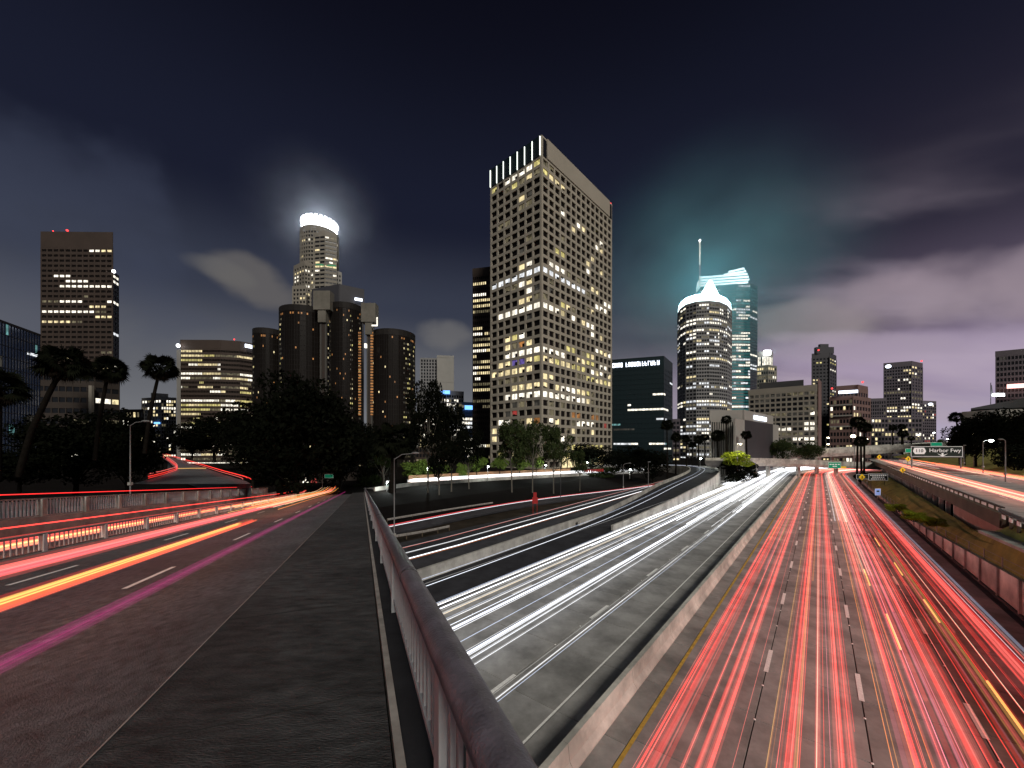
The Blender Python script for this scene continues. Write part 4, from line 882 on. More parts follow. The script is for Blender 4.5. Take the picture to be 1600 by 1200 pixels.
# lower blocks that close the gaps between the towers
for i, (x0, x1, py, Y, lab) in enumerate(((186, 224, 640, 420, 'low dark block behind the leaning palm at left'), (1205, 1300, 668, 420, 'low lit block behind the grid office and slim tower'), (1356, 1440, 652, 400, 'low lit block in front of the tall grey tower'), (1040, 1062, 655, 330, 'narrow low block left of the curved grey tower'), (640, 700, 650, 300, 'low lit block behind trees right of the hotel'))):
    tower('low_block', lab, [(x0, Y), (x1, Y-4)], (x0, py, Y), 9 if py > 640 else 6, [max(4, int((x1-x0)/5))], 'mauve_frame' if x0 > 1000 else 'brown_frame', 'dark_glass', litfn(70+i, .3, None, ('w_white', 'w_warm', 'w_dim'), (2, 3, 3), .4), sh=.4, pw=.3, cap=1.5)

# ------------------------------------------------------------------ plants
def leaves(npz, pos, size, up_bias=.0, asp=.55):
    """numpy leaf quads at pos"""
    n = len(pos); d = npz.normal(size=(n, 3)); d /= np.linalg.norm(d, axis=1)[:, None]
    e = npz.normal(size=(n, 3)); e -= d*(d*e).sum(1)[:, None]; e /= np.linalg.norm(e, axis=1)[:, None]
    sz = size*npz.uniform(.6, 1.35, n)[:, None]
    a = d*sz; b = e*sz*asp
    return np.stack([pos-a, pos-b*.9, pos+a, pos+b*.9], 1).reshape(-1, 3)
def mesh_np(name, verts, k, mats, idx=None):
    me = bpy.data.meshes.new(name); n = len(verts)//k
    me.vertices.add(len(verts)); me.vertices.foreach_set('co', np.asarray(verts, dtype=np.float32).ravel())
    me.loops.add(n*k); me.loops.foreach_set('vertex_index', np.arange(n*k, dtype=np.int32))
    me.polygons.add(n); me.polygons.foreach_set('loop_start', np.arange(0, n*k, k, dtype=np.int32))
    me.materials.append(M[mats]); me.update(); me.validate(); return me
VAR = {}
def tree_meshes(kind, var, leaf, bark):
    """unit tree: foot at 0, top near z = 1, crown half-width about .5 (scaled by the caller)"""
    key = (kind, var, leaf, bark)
    if key in VAR: return VAR[key]
    rg_ = np.random.default_rng(var*17+len(kind)); rnd = random.Random(var*31+len(kind))
    tr = MB(); blobs = []
    if kind == 'dense': nb, n, sz, clear = 38, 9000, .021, .05
    elif kind == 'open': nb, n, sz, clear = 26, 5200, .0185, .34
    elif kind == 'round': nb, n, sz, clear = 16, 4000, .030, .38
    elif kind == 'bush': nb, n, sz, clear = 18, 4200, .032, .0
    else: nb, n, sz, clear = 16, 2600, .02, .4
    for i in range(nb):
        while True:
            x, y, z = rnd.uniform(-1, 1), rnd.uniform(-1, 1), rnd.uniform(-1, 1)
            r_ = math.sqrt(x*x+y*y+z*z)
            if .25 < r_ < .95: break
        hz = (1-clear)/2; c = Vector((x*.40, y*.40, clear+hz+z*hz*.82))
        if kind == 'bush' and c.z < .12: c.z = .12
        blobs.append((c, rnd.uniform(.09, .17)*(1.25 if kind in ('dense', 'bush', 'round') else .82)))
    pos = []
    for c, r_ in blobs:
        m = int(n*r_*r_/sum(b[1]**2 for b in blobs)); q = rg_.normal(size=(m, 3)); q /= np.linalg.norm(q, axis=1)[:, None]
        q *= (r_*rg_.uniform(.45, 1.12, m)**.6)[:, None]; q[:, 2] *= .8; pos.append(q+np.array(c)[None])
    pos = np.concatenate(pos); pos = pos[pos[:, 2] > .01]
    cm = mesh_np('crown', leaves(rg_, pos, sz), 4, leaf)
    if clear > 0:
        h = clear+.12; lean = rnd.uniform(-.03, .03)
        if kind == 'fork':
            for sgn in (-1, 1, .3): tr.tube([(0, 0, -.09), (sgn*.07, .02, .2), (sgn*.2, -.03*sgn, .45), (sgn*.26, .05, .62)], .028, 7, taper=.012)
        else: tr.tube([(0, 0, -.09), (lean*.5, 0, h*.5), (lean, lean*.6, h), (lean*1.6, lean, h+.25)], .017 if kind == 'open' else .024, 7, taper=.006)
        for c, r_ in blobs[:12]:
            z0 = rnd.uniform(clear*.7, h); tr.tube([(lean*z0/h, lean*.6*z0/h, z0), (c.x*.5, c.y*.5, (z0+c.z)/2-.02), tuple(c)], .008, 5, taper=.003)
    else:
        for c, r_ in blobs[:9]: tr.tube([(c.x*.2, c.y*.2, 0), (c.x*.6, c.y*.6, c.z*.5), tuple(c)], .016, 5, taper=.005)
    tm = tr.mesh('trunk', bark); tm.polygons.foreach_set('use_smooth', [True]*len(tm.polygons))
    VAR[key] = (tm, cm); return VAR[key]
def tree(name, label, base, h, w, kind='dense', var=0, leaf='leaf_dark', bark='bark', group=None, rz=None, cat='tree'):
    tm, cm = tree_meshes(kind, var, leaf, bark); o = empty(name, base, rz if rz is not None else random.uniform(0, 6.3)); tag(o, label, cat, group)
    for n_, me in (('trunk' if cat == 'tree' else 'stem', tm), ('crown' if cat == 'tree' else 'foliage', cm)):
        c = link(n_, me, o); c.scale = (w, w, h)
    return o
def base_at(px, py, Y): return W(px, py, Y)
def tr_px(name, label, px, ytop, ybot, Y, wpx, **k):
    """tree standing with its foot at photo row ybot, its top at ytop"""
    return tree(name, label, W(px, ybot, Y), (ybot-ytop)/F*Y, wpx/F*Y/1.0, **k)
# palms
PV = {}
def palm_meshes(var):
    if var in PV: return PV[var]
    rnd = random.Random(var+90); v = []; vd = []
    def frond(el, az_, L, store, droop):
        d = Vector((math.cos(el)*math.cos(az_), math.cos(el)*math.sin(az_), math.sin(el))); side = Vector((-math.sin(az_), math.cos(az_), 0)); nrm = side.cross(d); ro = rnd.uniform(-1.1, 1.1); side = side*math.cos(ro)+nrm*math.sin(ro); nrm = side.cross(d)
        pet = d*L*.5; w = .012
        store.extend([-side*w, side*w, pet+side*w, pet-side*w])
        nl = 15
        for i in range(nl):
            a = R(-78+156*i/(nl-1)); dd = (d*math.cos(a)+side*math.sin(a)); tip = pet+dd*L*.52*rnd.uniform(.85, 1.1)*(1-.15*abs(math.sin(a))); tip.z -= droop*L*(.10+.16*rnd.random()); midp = pet+dd*L*.30; midp.z -= droop*L*.03
            wv = d.cross(nrm)*0+(side*math.cos(a)-d*math.sin(a))*.024*L*1.3
            store.extend([pet-wv*.3, midp-wv, tip, midp+wv])
    for i in range(70):
        el = math.asin(rnd.uniform(-.5, .99)); frond(el, rnd.uniform(0, 6.3), rnd.uniform(.85, 1.08), v, 1.0 if el < .6 else .6)
    for i in range(30):
        el = R(rnd.uniform(-80, -45)); frond(el, rnd.uniform(0, 6.3), rnd.uniform(.55, .85), vd, .5)
    PV[var] = (mesh_np('crown', np.array([tuple(p) for p in v]), 4, 'palm_leaf'), mesh_np('skirt', np.array([tuple(p) for p in vd]), 4, 'palm_dead')); return PV[var]
def palm(label, foot, top, Y, rpx, var=0, thick=.28, group=None, Yt=None):
    """foot/top: photo positions of trunk foot and crown heart; rpx: crown radius in photo pixels"""
    a = W(*foot, Y); b = W(*top, Yt or Y); o = empty('palm_tree', a); tag(o, label, 'palm', group); d = b-a
    mb = MB(); pts = [Vector((0, 0, -1.6)), d*.3+Vector((0, 0, d.z*.03)), d*.65+Vector((0, 0, d.z*.03)), d]; mb.tube([tuple(p) for p in pts], thick*1.25, 8, taper=thick*.8); mb.build('trunk', 'bark', o, smooth=True)
    cm, sm = palm_meshes(var); r_ = rpx/F*Y
    for n_, me in (('crown', cm), ('skirt', sm)): c = link(n_, me, o); c.location = d; c.scale = (r_,)*3; c.rotation_euler = (0, 0, random.uniform(0, 6))
    return o
palm('big dark palm leaning right beside the far left glass block', (28, 722), (101, 568), 42, 37, 0, .25)
palm('dark palm with bushy head right of the big leaning palm', (148, 700), (170, 578), 50, 27, 1, .2)
palm('palm leaning right, standing clear against the sky at left', (226, 690), (250, 576), 52, 27, 2, .2)
palm('dark palm cut by the left edge', (-6, 725), (-2, 606), 40, 38, 1, .3)
palm('thick dark green palm at the far end of the near railing', (612, 772), (618, 690), 88, 38, 2, .75)
for i, (fx, fy, tx, ty, Y, r_, lab) in enumerate(((1043, 755, 1042, 664, 118, 11, 'tall thin palm left of the ramp bend'), (1056, 735, 1056, 683, 150, 9, 'short palm just right of the tall palm by the ramp bend'), (1073, 730, 1072, 686, 165, 8, 'small palm leftmost in the row behind the ramp bend'),
        (1081, 730, 1082, 695, 170, 7, 'smallest palm in the row behind the ramp bend'), (1092, 728, 1091, 687, 168, 9, 'bushy palm in the middle of the row behind the ramp bend'), (1102, 728, 1101, 684, 172, 8, 'slim palm right of the middle in the row behind the ramp bend'),
        (1122, 728, 1121, 681, 158, 12, 'broad palm in front of the squat concrete block'), (1136, 735, 1135, 656, 130, 9, 'tallest slender palm before the squat concrete block'), (1167, 728, 1166, 680, 150, 9, 'dim palm before the blank dark wall'),
        (1339, 738, 1341, 660, 150, 12, 'tall palm left in the clump before the red brick office'), (1350, 738, 1351, 668, 148, 11, 'tall palm right in the clump before the red brick office'), (1346, 738, 1345, 690, 146, 11, 'short bushy palm in the clump before the red brick office'),
        (1395, 705, 1395, 668, 210, 6, 'left small palm of three above the upper overpass'), (1409, 705, 1409, 667, 210, 6, 'middle small palm of three above the upper overpass'), (1411, 706, 1411, 678, 208, 8, 'low bushy palm under the middle small palm'), (1424, 705, 1424, 685, 212, 5, 'right small palm of three above the upper overpass'),
        (1500, 718, 1494, 652, 118, 10, 'palm standing clear left of the hillside trees'), (1502, 716, 1498, 672, 125, 9, 'lower palm beside the one left of the hillside trees'))):
    palm(lab, (fx, fy), (tx, ty), Y, r_, i % 3, .22 if Y < 140 else .3)
# broad trees: (label, px, top row, foot row, depth, width px, kind, variant, leaf)
for i, (lab, px, yt, ybt, Y, wp, kd, va, lf) in enumerate((
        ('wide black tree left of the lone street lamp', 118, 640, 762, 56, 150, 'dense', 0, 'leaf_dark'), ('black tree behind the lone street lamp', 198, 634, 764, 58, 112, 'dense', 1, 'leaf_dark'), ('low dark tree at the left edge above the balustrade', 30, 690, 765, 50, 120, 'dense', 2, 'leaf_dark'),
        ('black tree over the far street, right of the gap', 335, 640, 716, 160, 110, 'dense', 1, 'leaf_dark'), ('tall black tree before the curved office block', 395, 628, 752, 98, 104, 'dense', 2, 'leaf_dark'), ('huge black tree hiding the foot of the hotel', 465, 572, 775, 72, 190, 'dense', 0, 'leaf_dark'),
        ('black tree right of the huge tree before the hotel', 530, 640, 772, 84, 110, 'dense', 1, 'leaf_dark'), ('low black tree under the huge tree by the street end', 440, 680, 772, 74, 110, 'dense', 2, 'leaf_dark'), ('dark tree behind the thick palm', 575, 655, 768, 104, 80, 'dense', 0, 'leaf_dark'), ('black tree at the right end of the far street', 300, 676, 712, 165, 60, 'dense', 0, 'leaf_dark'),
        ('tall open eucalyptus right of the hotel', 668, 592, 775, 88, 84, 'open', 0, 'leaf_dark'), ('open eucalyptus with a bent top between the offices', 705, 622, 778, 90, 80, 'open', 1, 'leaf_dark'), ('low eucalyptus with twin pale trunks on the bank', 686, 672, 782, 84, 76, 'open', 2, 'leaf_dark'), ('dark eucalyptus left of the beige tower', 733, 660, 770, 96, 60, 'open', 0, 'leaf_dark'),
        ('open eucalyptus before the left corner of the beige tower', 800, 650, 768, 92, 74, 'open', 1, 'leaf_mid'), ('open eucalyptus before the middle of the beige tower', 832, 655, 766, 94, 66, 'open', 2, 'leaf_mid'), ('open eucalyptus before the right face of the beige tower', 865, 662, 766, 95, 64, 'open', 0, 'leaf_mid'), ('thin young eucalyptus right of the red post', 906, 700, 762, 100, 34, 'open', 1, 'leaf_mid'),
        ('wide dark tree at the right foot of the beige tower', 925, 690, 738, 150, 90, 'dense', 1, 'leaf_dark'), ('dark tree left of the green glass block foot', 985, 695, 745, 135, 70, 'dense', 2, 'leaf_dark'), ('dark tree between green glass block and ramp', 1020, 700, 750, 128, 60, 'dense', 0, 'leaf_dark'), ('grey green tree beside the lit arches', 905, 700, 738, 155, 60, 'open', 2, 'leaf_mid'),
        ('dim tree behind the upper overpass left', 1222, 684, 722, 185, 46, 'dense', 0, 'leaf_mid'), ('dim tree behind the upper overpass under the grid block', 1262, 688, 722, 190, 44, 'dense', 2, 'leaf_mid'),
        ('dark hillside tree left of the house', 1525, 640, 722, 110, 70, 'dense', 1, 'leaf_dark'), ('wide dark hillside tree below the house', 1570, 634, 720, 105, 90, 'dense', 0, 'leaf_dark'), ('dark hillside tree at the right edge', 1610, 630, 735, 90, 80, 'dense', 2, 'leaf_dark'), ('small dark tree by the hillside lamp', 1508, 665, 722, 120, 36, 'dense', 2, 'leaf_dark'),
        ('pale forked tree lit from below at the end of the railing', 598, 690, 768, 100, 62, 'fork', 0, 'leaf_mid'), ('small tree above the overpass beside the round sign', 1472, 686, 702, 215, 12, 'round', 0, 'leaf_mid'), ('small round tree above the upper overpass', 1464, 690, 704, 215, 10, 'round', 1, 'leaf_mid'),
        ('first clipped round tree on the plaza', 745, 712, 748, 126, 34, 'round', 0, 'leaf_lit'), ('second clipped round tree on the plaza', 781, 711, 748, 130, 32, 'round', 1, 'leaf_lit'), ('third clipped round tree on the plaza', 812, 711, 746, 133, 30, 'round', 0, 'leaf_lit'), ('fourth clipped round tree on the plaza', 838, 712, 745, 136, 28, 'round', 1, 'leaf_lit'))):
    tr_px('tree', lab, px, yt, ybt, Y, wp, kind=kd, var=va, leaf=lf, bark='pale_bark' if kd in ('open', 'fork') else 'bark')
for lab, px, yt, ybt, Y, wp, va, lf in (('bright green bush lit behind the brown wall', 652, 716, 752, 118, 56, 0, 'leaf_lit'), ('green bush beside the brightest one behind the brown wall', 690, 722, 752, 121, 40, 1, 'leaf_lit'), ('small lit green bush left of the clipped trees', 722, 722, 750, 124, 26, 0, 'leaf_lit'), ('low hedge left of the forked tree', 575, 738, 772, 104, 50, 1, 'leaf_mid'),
        ('yellow green lit bush above the ramp bend', 1150, 703, 732, 122, 46, 0, 'leaf_yellow'), ('large dark bush at the ramp bend under the yellow one', 1146, 713, 758, 124, 46, 1, 'leaf_dark'), ('dark bush left of the lower overpass end', 1168, 720, 752, 132, 34, 0, 'leaf_dark'), ('low dark bush behind the red sign row', 945, 728, 748, 138, 60, 1, 'leaf_mid'),  # yellow bush is the dark hedge's top, lamp light put into its colour
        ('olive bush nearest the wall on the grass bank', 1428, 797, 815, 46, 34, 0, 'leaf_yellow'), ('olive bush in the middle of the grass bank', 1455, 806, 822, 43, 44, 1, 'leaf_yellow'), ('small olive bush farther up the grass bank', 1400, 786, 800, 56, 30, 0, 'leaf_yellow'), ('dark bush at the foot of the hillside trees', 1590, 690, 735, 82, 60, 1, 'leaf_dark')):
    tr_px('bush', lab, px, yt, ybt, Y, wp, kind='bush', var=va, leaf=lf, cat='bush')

# ------------------------------------------------------------------ street lamps
def lamp(label, foot, top, Y, arm=1.8, side=1, lit=None, energy=0, cat='street lamp', pm='pole', thick=.07, lr=.3):
    a = W(*foot, Y); b = W(*top, Y); o = empty('street_lamp', a); tag(o, label, cat); h = b.z-a.z
    mb = MB(); mb.tube([(0, 0, -1.2), (0, 0, h*.5), (0, 0, h)], thick, 8, taper=thick*.6); mb.build('pole', pm, o, smooth=True)
    mb = MB(); mb.box((0, 0, .15), (.3, .3, .3)); mb.build('base', 'concrete', o)
    e = Vector((side*arm, 0, h+.25*arm))
    if arm: mb = MB(); mb.tube([(0, 0, h*.985), (e.x*.4, 0, h+.2*arm), tuple(e)], thick*.55, 6); mb.build('arm', pm, o)
    mb = MB(); mb.sphere((0, 0, 0), .34, n=8, m=5, sz=.35); hd = mb.build('lamp_head', pm, o); hd.location = e+Vector((side*.2, 0, .04)); hd.scale = (1.3, .7, 1)
    if lit:
        mb = MB(); mb.sphere((0, 0, 0), lr, n=8, m=6, sz=.7); bl = mb.build('bulb', lit, o); bl.location = e+Vector((side*.2, 0, -.2))
        li = bpy.data.objects.new('lamp_light', bpy.data.lights.new('lamp_light', 'POINT')); col.objects.link(li); li.parent = o; li.location = e+Vector((side*.2, -.45, -.55))
        li.data.energy = energy; li.data.shadow_soft_size = .25; li.data.color = (1, .88, .62) if lit == 'bulb_warm' else (.9, 1, .95)
    return o
lamp('unlit street lamp before the black tree at left', (203.5, 758), (203.5, 664), 40, 1.4, 1)
lamp('unlit street lamp rising beside the near railing', (616, 838), (618, 716), 40, 2.0, 1)
lamp('thin unlit lamp post left of the ramp', (974, 762), (974, 726), 104, 1.5, 1, thick=.1)
lamp('thin unlit lamp post nearest the ramp', (1013, 772), (1013, 722), 100, 0, 1, thick=.1)
lamp('dazzling white lamp behind the ramp bend', (1110, 732), (1109, 719), 150, 0, 1, 'bulb_white', 1500, lr=1.0)
lamp('small white lamp behind the ramp bend, left of the dazzling one', (1094, 731), (1094, 716), 165, 0, 1, 'bulb_white', 600, lr=.5)
lamp('small white lamp at the foot of the beige tower', (984, 742), (984, 733), 120, 0, 1, 'bulb_white', 250, lr=.35)
lamp('white lamp among the lit arches', (916, 736), (916, 722), 143, 0, 1, 'bulb_white', 2500, lr=.4)
lamp('white lamp before the left corner of the beige tower', (852, 740), (852, 726), 132, 0, 1, 'bulb_white', 1800, lr=.3)
lamp('lamp lighting the forked tree', (604, 772), (606, 752), 90, 0, 1, 'bulb_white', 900, lr=.12)
lamp('low white lamp behind the bright green bush', (668, 756), (668, 730), 108, 0, 1, 'bulb_white', 3000, lr=.22)
lamp('white plaza lamp between the clipped trees', (762, 751), (762, 728), 117, 0, 1, 'bulb_white', 1000, lr=.22)
lamp('warm lamp on a short post above the yellow green bush', (1152, 716), (1152, 694), 119, .8, 1, 'bulb_warm', 2600, lr=.3)
lamp('bright warm lamp in the palm clump', (1335, 728), (1333, 681), 150, .3, -1, 'bulb_warm', 1500, thick=.14, lr=.8)
lamp('twin-height warm lamp left above the upper overpass', (1291, 706), (1290, 684), 200, .8, 1, 'bulb_warm', 500, thick=.12, lr=.5)
lamp('warm lamp just right of the twin-height one above the overpass', (1297, 708), (1295, 694), 196, .8, -1, 'bulb_warm', 400, thick=.12, lr=.5)
lamp('warm lamp right of the palm clump', (1352, 708), (1352, 686), 196, .5, 1, 'bulb_warm', 400, thick=.12, lr=.5)
lamp('glaring warm lamp before the hillside trees', (1522, 722), (1522, 677), 112, .2, -1, 'bulb_warm', 1800, thick=.12, lr=.6)
lamp('white lamp left of the tall grey tower foot', (1437, 700), (1437, 680), 205, .5, -1, 'bulb_warm', 350, thick=.12, lr=.45)
lamp('white lamp on a tall pole right of the annex', (1457, 700), (1457, 676), 205, .5, 1, 'bulb_white', 300, thick=.12, lr=.45)
lamp('white lamp over the far end of the raised road', (1478, 700), (1478, 686), 208, .5, 1, 'bulb_white', 250, thick=.12, lr=.5)
lamp('lamp post with a bright oval head on the hillside', (1536, 730), (1536, 690), 80, 1.5, 1, 'bulb_white', 500, thick=.09, lr=.35)
lamp('unlit post farthest right on the hillside', (1571, 742), (1569, 688), 66, .6, -1, None, thick=.09)
lamp('unlit post behind the freeway sign', (1506, 724), (1506, 696), 105, 0, 1, None, thick=.09)

# ------------------------------------------------------------------ signs
def sign_root(name, label, p, rz=0): o = empty(name, p, rz); tag(o, label, 'sign'); return o
def plate(o, w, h, z, m, border=None, th=.06, y=0):
    mb = MB(); mb.box((0, y, z), (w, th, h)); mb.build('panel', m, o)
    if border:
        b = min(w, h)*.035
        for c, d in (((0, y-th*.6, z+h/2-b), (w-b, .03, b)), ((0, y-th*.6, z-h/2+b), (w-b, .03, b)), ((-w/2+b, y-th*.6, z), (b, .03, h-3*b)), ((w/2-b, y-th*.6, z), (b, .03, h-3*b))):
            mb = MB(); mb.box(c, d); mb.build('border', border, o)
def put_text(o, s, size, m, x, z, y=-.06): t = text(s, size, m, o); t.location = (x, y, z); return t
Yg = 96
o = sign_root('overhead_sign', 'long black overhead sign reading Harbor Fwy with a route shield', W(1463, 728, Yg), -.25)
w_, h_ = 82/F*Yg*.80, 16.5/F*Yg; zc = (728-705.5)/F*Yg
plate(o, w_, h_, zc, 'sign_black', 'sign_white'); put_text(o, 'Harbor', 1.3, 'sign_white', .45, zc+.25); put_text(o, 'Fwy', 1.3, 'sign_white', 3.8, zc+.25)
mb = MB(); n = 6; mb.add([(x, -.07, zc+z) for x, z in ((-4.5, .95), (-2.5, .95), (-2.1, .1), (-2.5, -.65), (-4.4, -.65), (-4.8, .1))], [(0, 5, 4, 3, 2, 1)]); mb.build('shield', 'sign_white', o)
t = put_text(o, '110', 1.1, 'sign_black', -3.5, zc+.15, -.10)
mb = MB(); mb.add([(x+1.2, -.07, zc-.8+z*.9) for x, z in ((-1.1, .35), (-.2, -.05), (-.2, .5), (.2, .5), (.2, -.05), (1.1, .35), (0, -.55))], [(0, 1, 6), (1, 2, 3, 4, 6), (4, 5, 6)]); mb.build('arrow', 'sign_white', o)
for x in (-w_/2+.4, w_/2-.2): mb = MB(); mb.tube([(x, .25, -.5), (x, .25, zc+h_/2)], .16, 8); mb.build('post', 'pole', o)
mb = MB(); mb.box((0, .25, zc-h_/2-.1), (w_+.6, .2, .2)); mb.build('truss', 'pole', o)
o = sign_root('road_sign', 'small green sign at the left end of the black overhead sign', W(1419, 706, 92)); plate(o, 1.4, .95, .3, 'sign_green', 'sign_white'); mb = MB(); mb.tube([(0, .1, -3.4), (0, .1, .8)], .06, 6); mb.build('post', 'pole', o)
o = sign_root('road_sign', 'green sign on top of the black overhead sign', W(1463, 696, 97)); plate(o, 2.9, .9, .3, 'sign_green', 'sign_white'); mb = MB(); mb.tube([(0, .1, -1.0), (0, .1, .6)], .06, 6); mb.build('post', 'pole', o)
o = sign_root('road_sign', 'green guide sign fixed to the lower overpass', W(1304, 731, 150)); plate(o, 5.0, 2.5, 1.0, 'sign_green', 'sign_white'); put_text(o, 'exit', .8, 'sign_white', 0, 1.2).data.materials[0] = M['sign_green']
for z, n in ((1.35, (-1.6, -.6, .5, 1.6)), (.6, (-.4, .5))):
    for x in n: mb = MB(); mb.box((x, -.05, z), (.75, .04, .34)); mb.build('lettering', 'sign_white', o)
for c in [c for c in o.children if c.name.startswith('lettering') and len(c.data.vertices) > 40]: bpy.data.objects.remove(c)
mb = MB(); mb.box((0, .12, 1.0), (5.2, .1, .12)); mb.build('bracket', 'pole', o)
o = sign_root('exit_tag', 'small yellow tag beside the green guide sign', W(1318, 731, 150)); plate(o, 2.1, .7, .2, 'sign_yellow'); mb = MB(); mb.box((0, .1, .2), (2.2, .08, .1)); mb.build('bracket', 'pole', o)
def diamond(label, foot, c, Y, r_):
    a = W(*foot, Y); b = W(*c, Y); o = sign_root('warning_sign', label, a); h = b.z-a.z
    mb = MB(); mb.tube([(0, .06, 0), (0, .06, h+r_)], .05, 6); mb.build('post', 'pole', o)
    mb = MB(); mb.add([(r_, 0, h), (0, 0, h+r_), (-r_, 0, h), (0, 0, h-r_), (r_, .04, h), (0, .04, h+r_), (-r_, .04, h), (0, .04, h-r_)], [(0, 3, 2, 1), (4, 5, 6, 7), (0, 1, 5, 4), (1, 2, 6, 5), (2, 3, 7, 6), (3, 0, 4, 7)]); mb.build('panel', 'sign_yellow', o)
    mb = MB(); mb.box((0, -.03, h), (r_*.25, .02, r_*.8)); mb.build('symbol', 'sign_black', o)
diamond('yellow diamond sign on a white post by the freeway edge', (1347, 763), (1346.5, 745.5), 100, .85)
diamond('yellow diamond sign beside the black overhead sign', (1419, 725), (1419, 717), 92, .7)
diamond('orange yellow sign over the edge of the viaduct', (1410.5, 742), (1410.5, 734.5), 86, .7)
diamond('yellow sign under the upper overpass', (1374, 724), (1374, 714), 150, 1.0)
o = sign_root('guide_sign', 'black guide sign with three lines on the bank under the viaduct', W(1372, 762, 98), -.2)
plate(o, 4.3, 1.75, (762-745.5)/F*98, 'sign_black', 'sign_white'); zc = (762-745.5)/F*98
for k, n in ((.48, 8), (0, 6), (-.48, 7)):
    for i in range(n): mb = MB(); mb.box(((i-(n-1)/2)*.46, -.06, zc+k), (.3, .03, .2)); mb.build('lettering', 'sign_white', o)
for x in (-1.5, 1.5): mb = MB(); mb.tube([(x, .1, -.6), (x, .1, zc+.5)], .07, 6); mb.build('post', 'wood_post', o)
o = sign_root('guide_sign', 'small black route sign behind the yellow diamond', W(1348, 750, 106), -.1); plate(o, 3.3, 1.3, .9, 'sign_black', 'sign_white')
for x in (-1.2, 1.2): mb = MB(); mb.tube([(x, .1, -2), (x, .1, 1.2)], .07, 6); mb.build('post', 'pole', o)
o = sign_root('info_sign', 'small blue sign low on the grass bank', W(1371.5, 776, 74)); plate(o, 1.1, 1.3, .9, 'sign_blue', 'sign_white'); mb = MB(); mb.box((0, -.05, 1.05), (.5, .02, .3)); mb.build('symbol', 'sign_black', o); mb = MB(); mb.tube([(0, .08, -.5), (0, .08, 1)], .05, 6); mb.build('post', 'pole', o)
o = sign_root('street_sign', 'green street sign over the far end of the bridge road', W(514, 764, 78)); plate(o, 1.75, .75, 2.6, 'sign_green', 'sign_white')
mb = MB(); mb.tube([(-1.4, .1, 0), (-1.4, .1, 3.2), (.9, .1, 3.2)], .06, 6); mb.build('post', 'pole', o)
o = sign_root('warning_board', 'dark red board on two legs on the dirt verge', W(836, 802, 66)); plate(o, .95, 1.1, 2.2, 'sign_red')
plate(o, .55, .9, 3.15, 'sign_red', y=.01)
for x in (-.35, .35): mb = MB(); mb.tube([(x, .06, -.3), (x, .06, 2.6)], .05, 6); mb.build('leg', 'sign_red', o)
o = sign_root('thin_post', 'thin dark post on the bank right of the red board', W(876, 782, 80)); mb = MB(); mb.tube([(0, 0, 0), (0, 0, 7)], .08, 6); mb.build('post', 'pole_dark', o); mb = MB(); mb.box((0, 0, 7), (.3, .3, .3)); mb.build('cap', 'pole_dark', o)
# row of parked red and pale things at the foot of the trees built as low red panels
o = empty('parked_red_row', W(930, 738, 128)); tag(o, 'low row of dark red panels below the trees right of the arches', 'fence')
for i in range(9): mb = MB(); mb.box((-3.4+i*.85, i*.5, .5), (.6, .06, .9)); mb.build('panel', 'sign_red', o)

# ------------------------------------------------------------------ long light streaks over the roads (as the photograph shows them: glowing lines at lamp height)
def streak_obj(name, label, items, kind=None, group=None):
    """items: (list of points, radius, material)"""
    mb = MB(); ms = []
    for pts, r_, m in items:
        if m not in ms: ms.append(m)
        mb.tube(pts, r_, 5, ms.index(m))
    o = mb.build(name, ms, smooth=True); return tag(o, label, 'light streak', group, kind)
def fline(a, h, s0, s1, wob=0, ph=0): return [FW(s, a+wob*math.sin(s*.03+ph), h) for s in fsteps(s0, s1)]
def bundle(a0, a1, n, pal, wts, seed, rr=(.01, .035), hh=(.55, 1.0), full=.7, smin=-14, smax=360):
    rnd = random.Random(seed); out = []
    for i in range(n):
        a = rnd.gauss((a0+a1)/2, (a1-a0)/3.6)
        a = min(max(a, a0), a1); m = rnd.choices(pal, wts)[0]; h = rnd.uniform(*hh) if rnd.random() < .95 else rnd.uniform(1.2, 2.2)
        s0, s1 = (smin, smax) if rnd.random() < full else sorted((rnd.uniform(smin, smin+110), rnd.uniform(smin+60, smax)))
        out.append((fline(a, h, s0, s1, rnd.uniform(0, .12), rnd.uniform(0, 6)), rnd.uniform(*rr), m))
    return out
RED = ('t_red', 't_salmon', 't_deep', 't_pink', 't_orange')
def strip_of(a, sg_, n, wts, seed, full=.55, pal=RED, rr=(.02, .085), hh=(.6, .95), smin=-14, smax=360):
    """n broad faint streaks that add up, and half as many thin crisp ones"""
    rnd = random.Random(seed); out = []
    for i in range(n+n//2):
        s0, s1 = (smin, smax) if rnd.random() < full else sorted((rnd.uniform(smin, smin+120), rnd.uniform(smin+50, smax)))
        soft = i < n; m = rnd.choices(pal, wts)[0]
        out.append((fline(rnd.gauss(a, sg_), rnd.uniform(*hh), s0, s1, rnd.uniform(0, .15), rnd.uniform(0, 6)), rnd.uniform(*rr) if soft else rnd.uniform(.006, .016), m+'_soft' if soft else m))
    return out
R1, R2, R3 = (7, 5, 2, 0, 0), (4, 6, 1, 4, 0), (3, 6, 0, 3, 2)
CR_ = ('t_cream', 't_yellow', 't_orange')
streak_obj('light_streaks', 'two red bands of streaks over the lane next to the median barrier', strip_of(-4.55, .22, 14, R1, 101)+strip_of(-3.1, .20, 14, R1, 102)+strip_of(-3.8, .5, 4, R2, 103)+strip_of(-4.2, .4, 4, (2, 3, 2), 104, pal=CR_, smin=55), 'stuff')
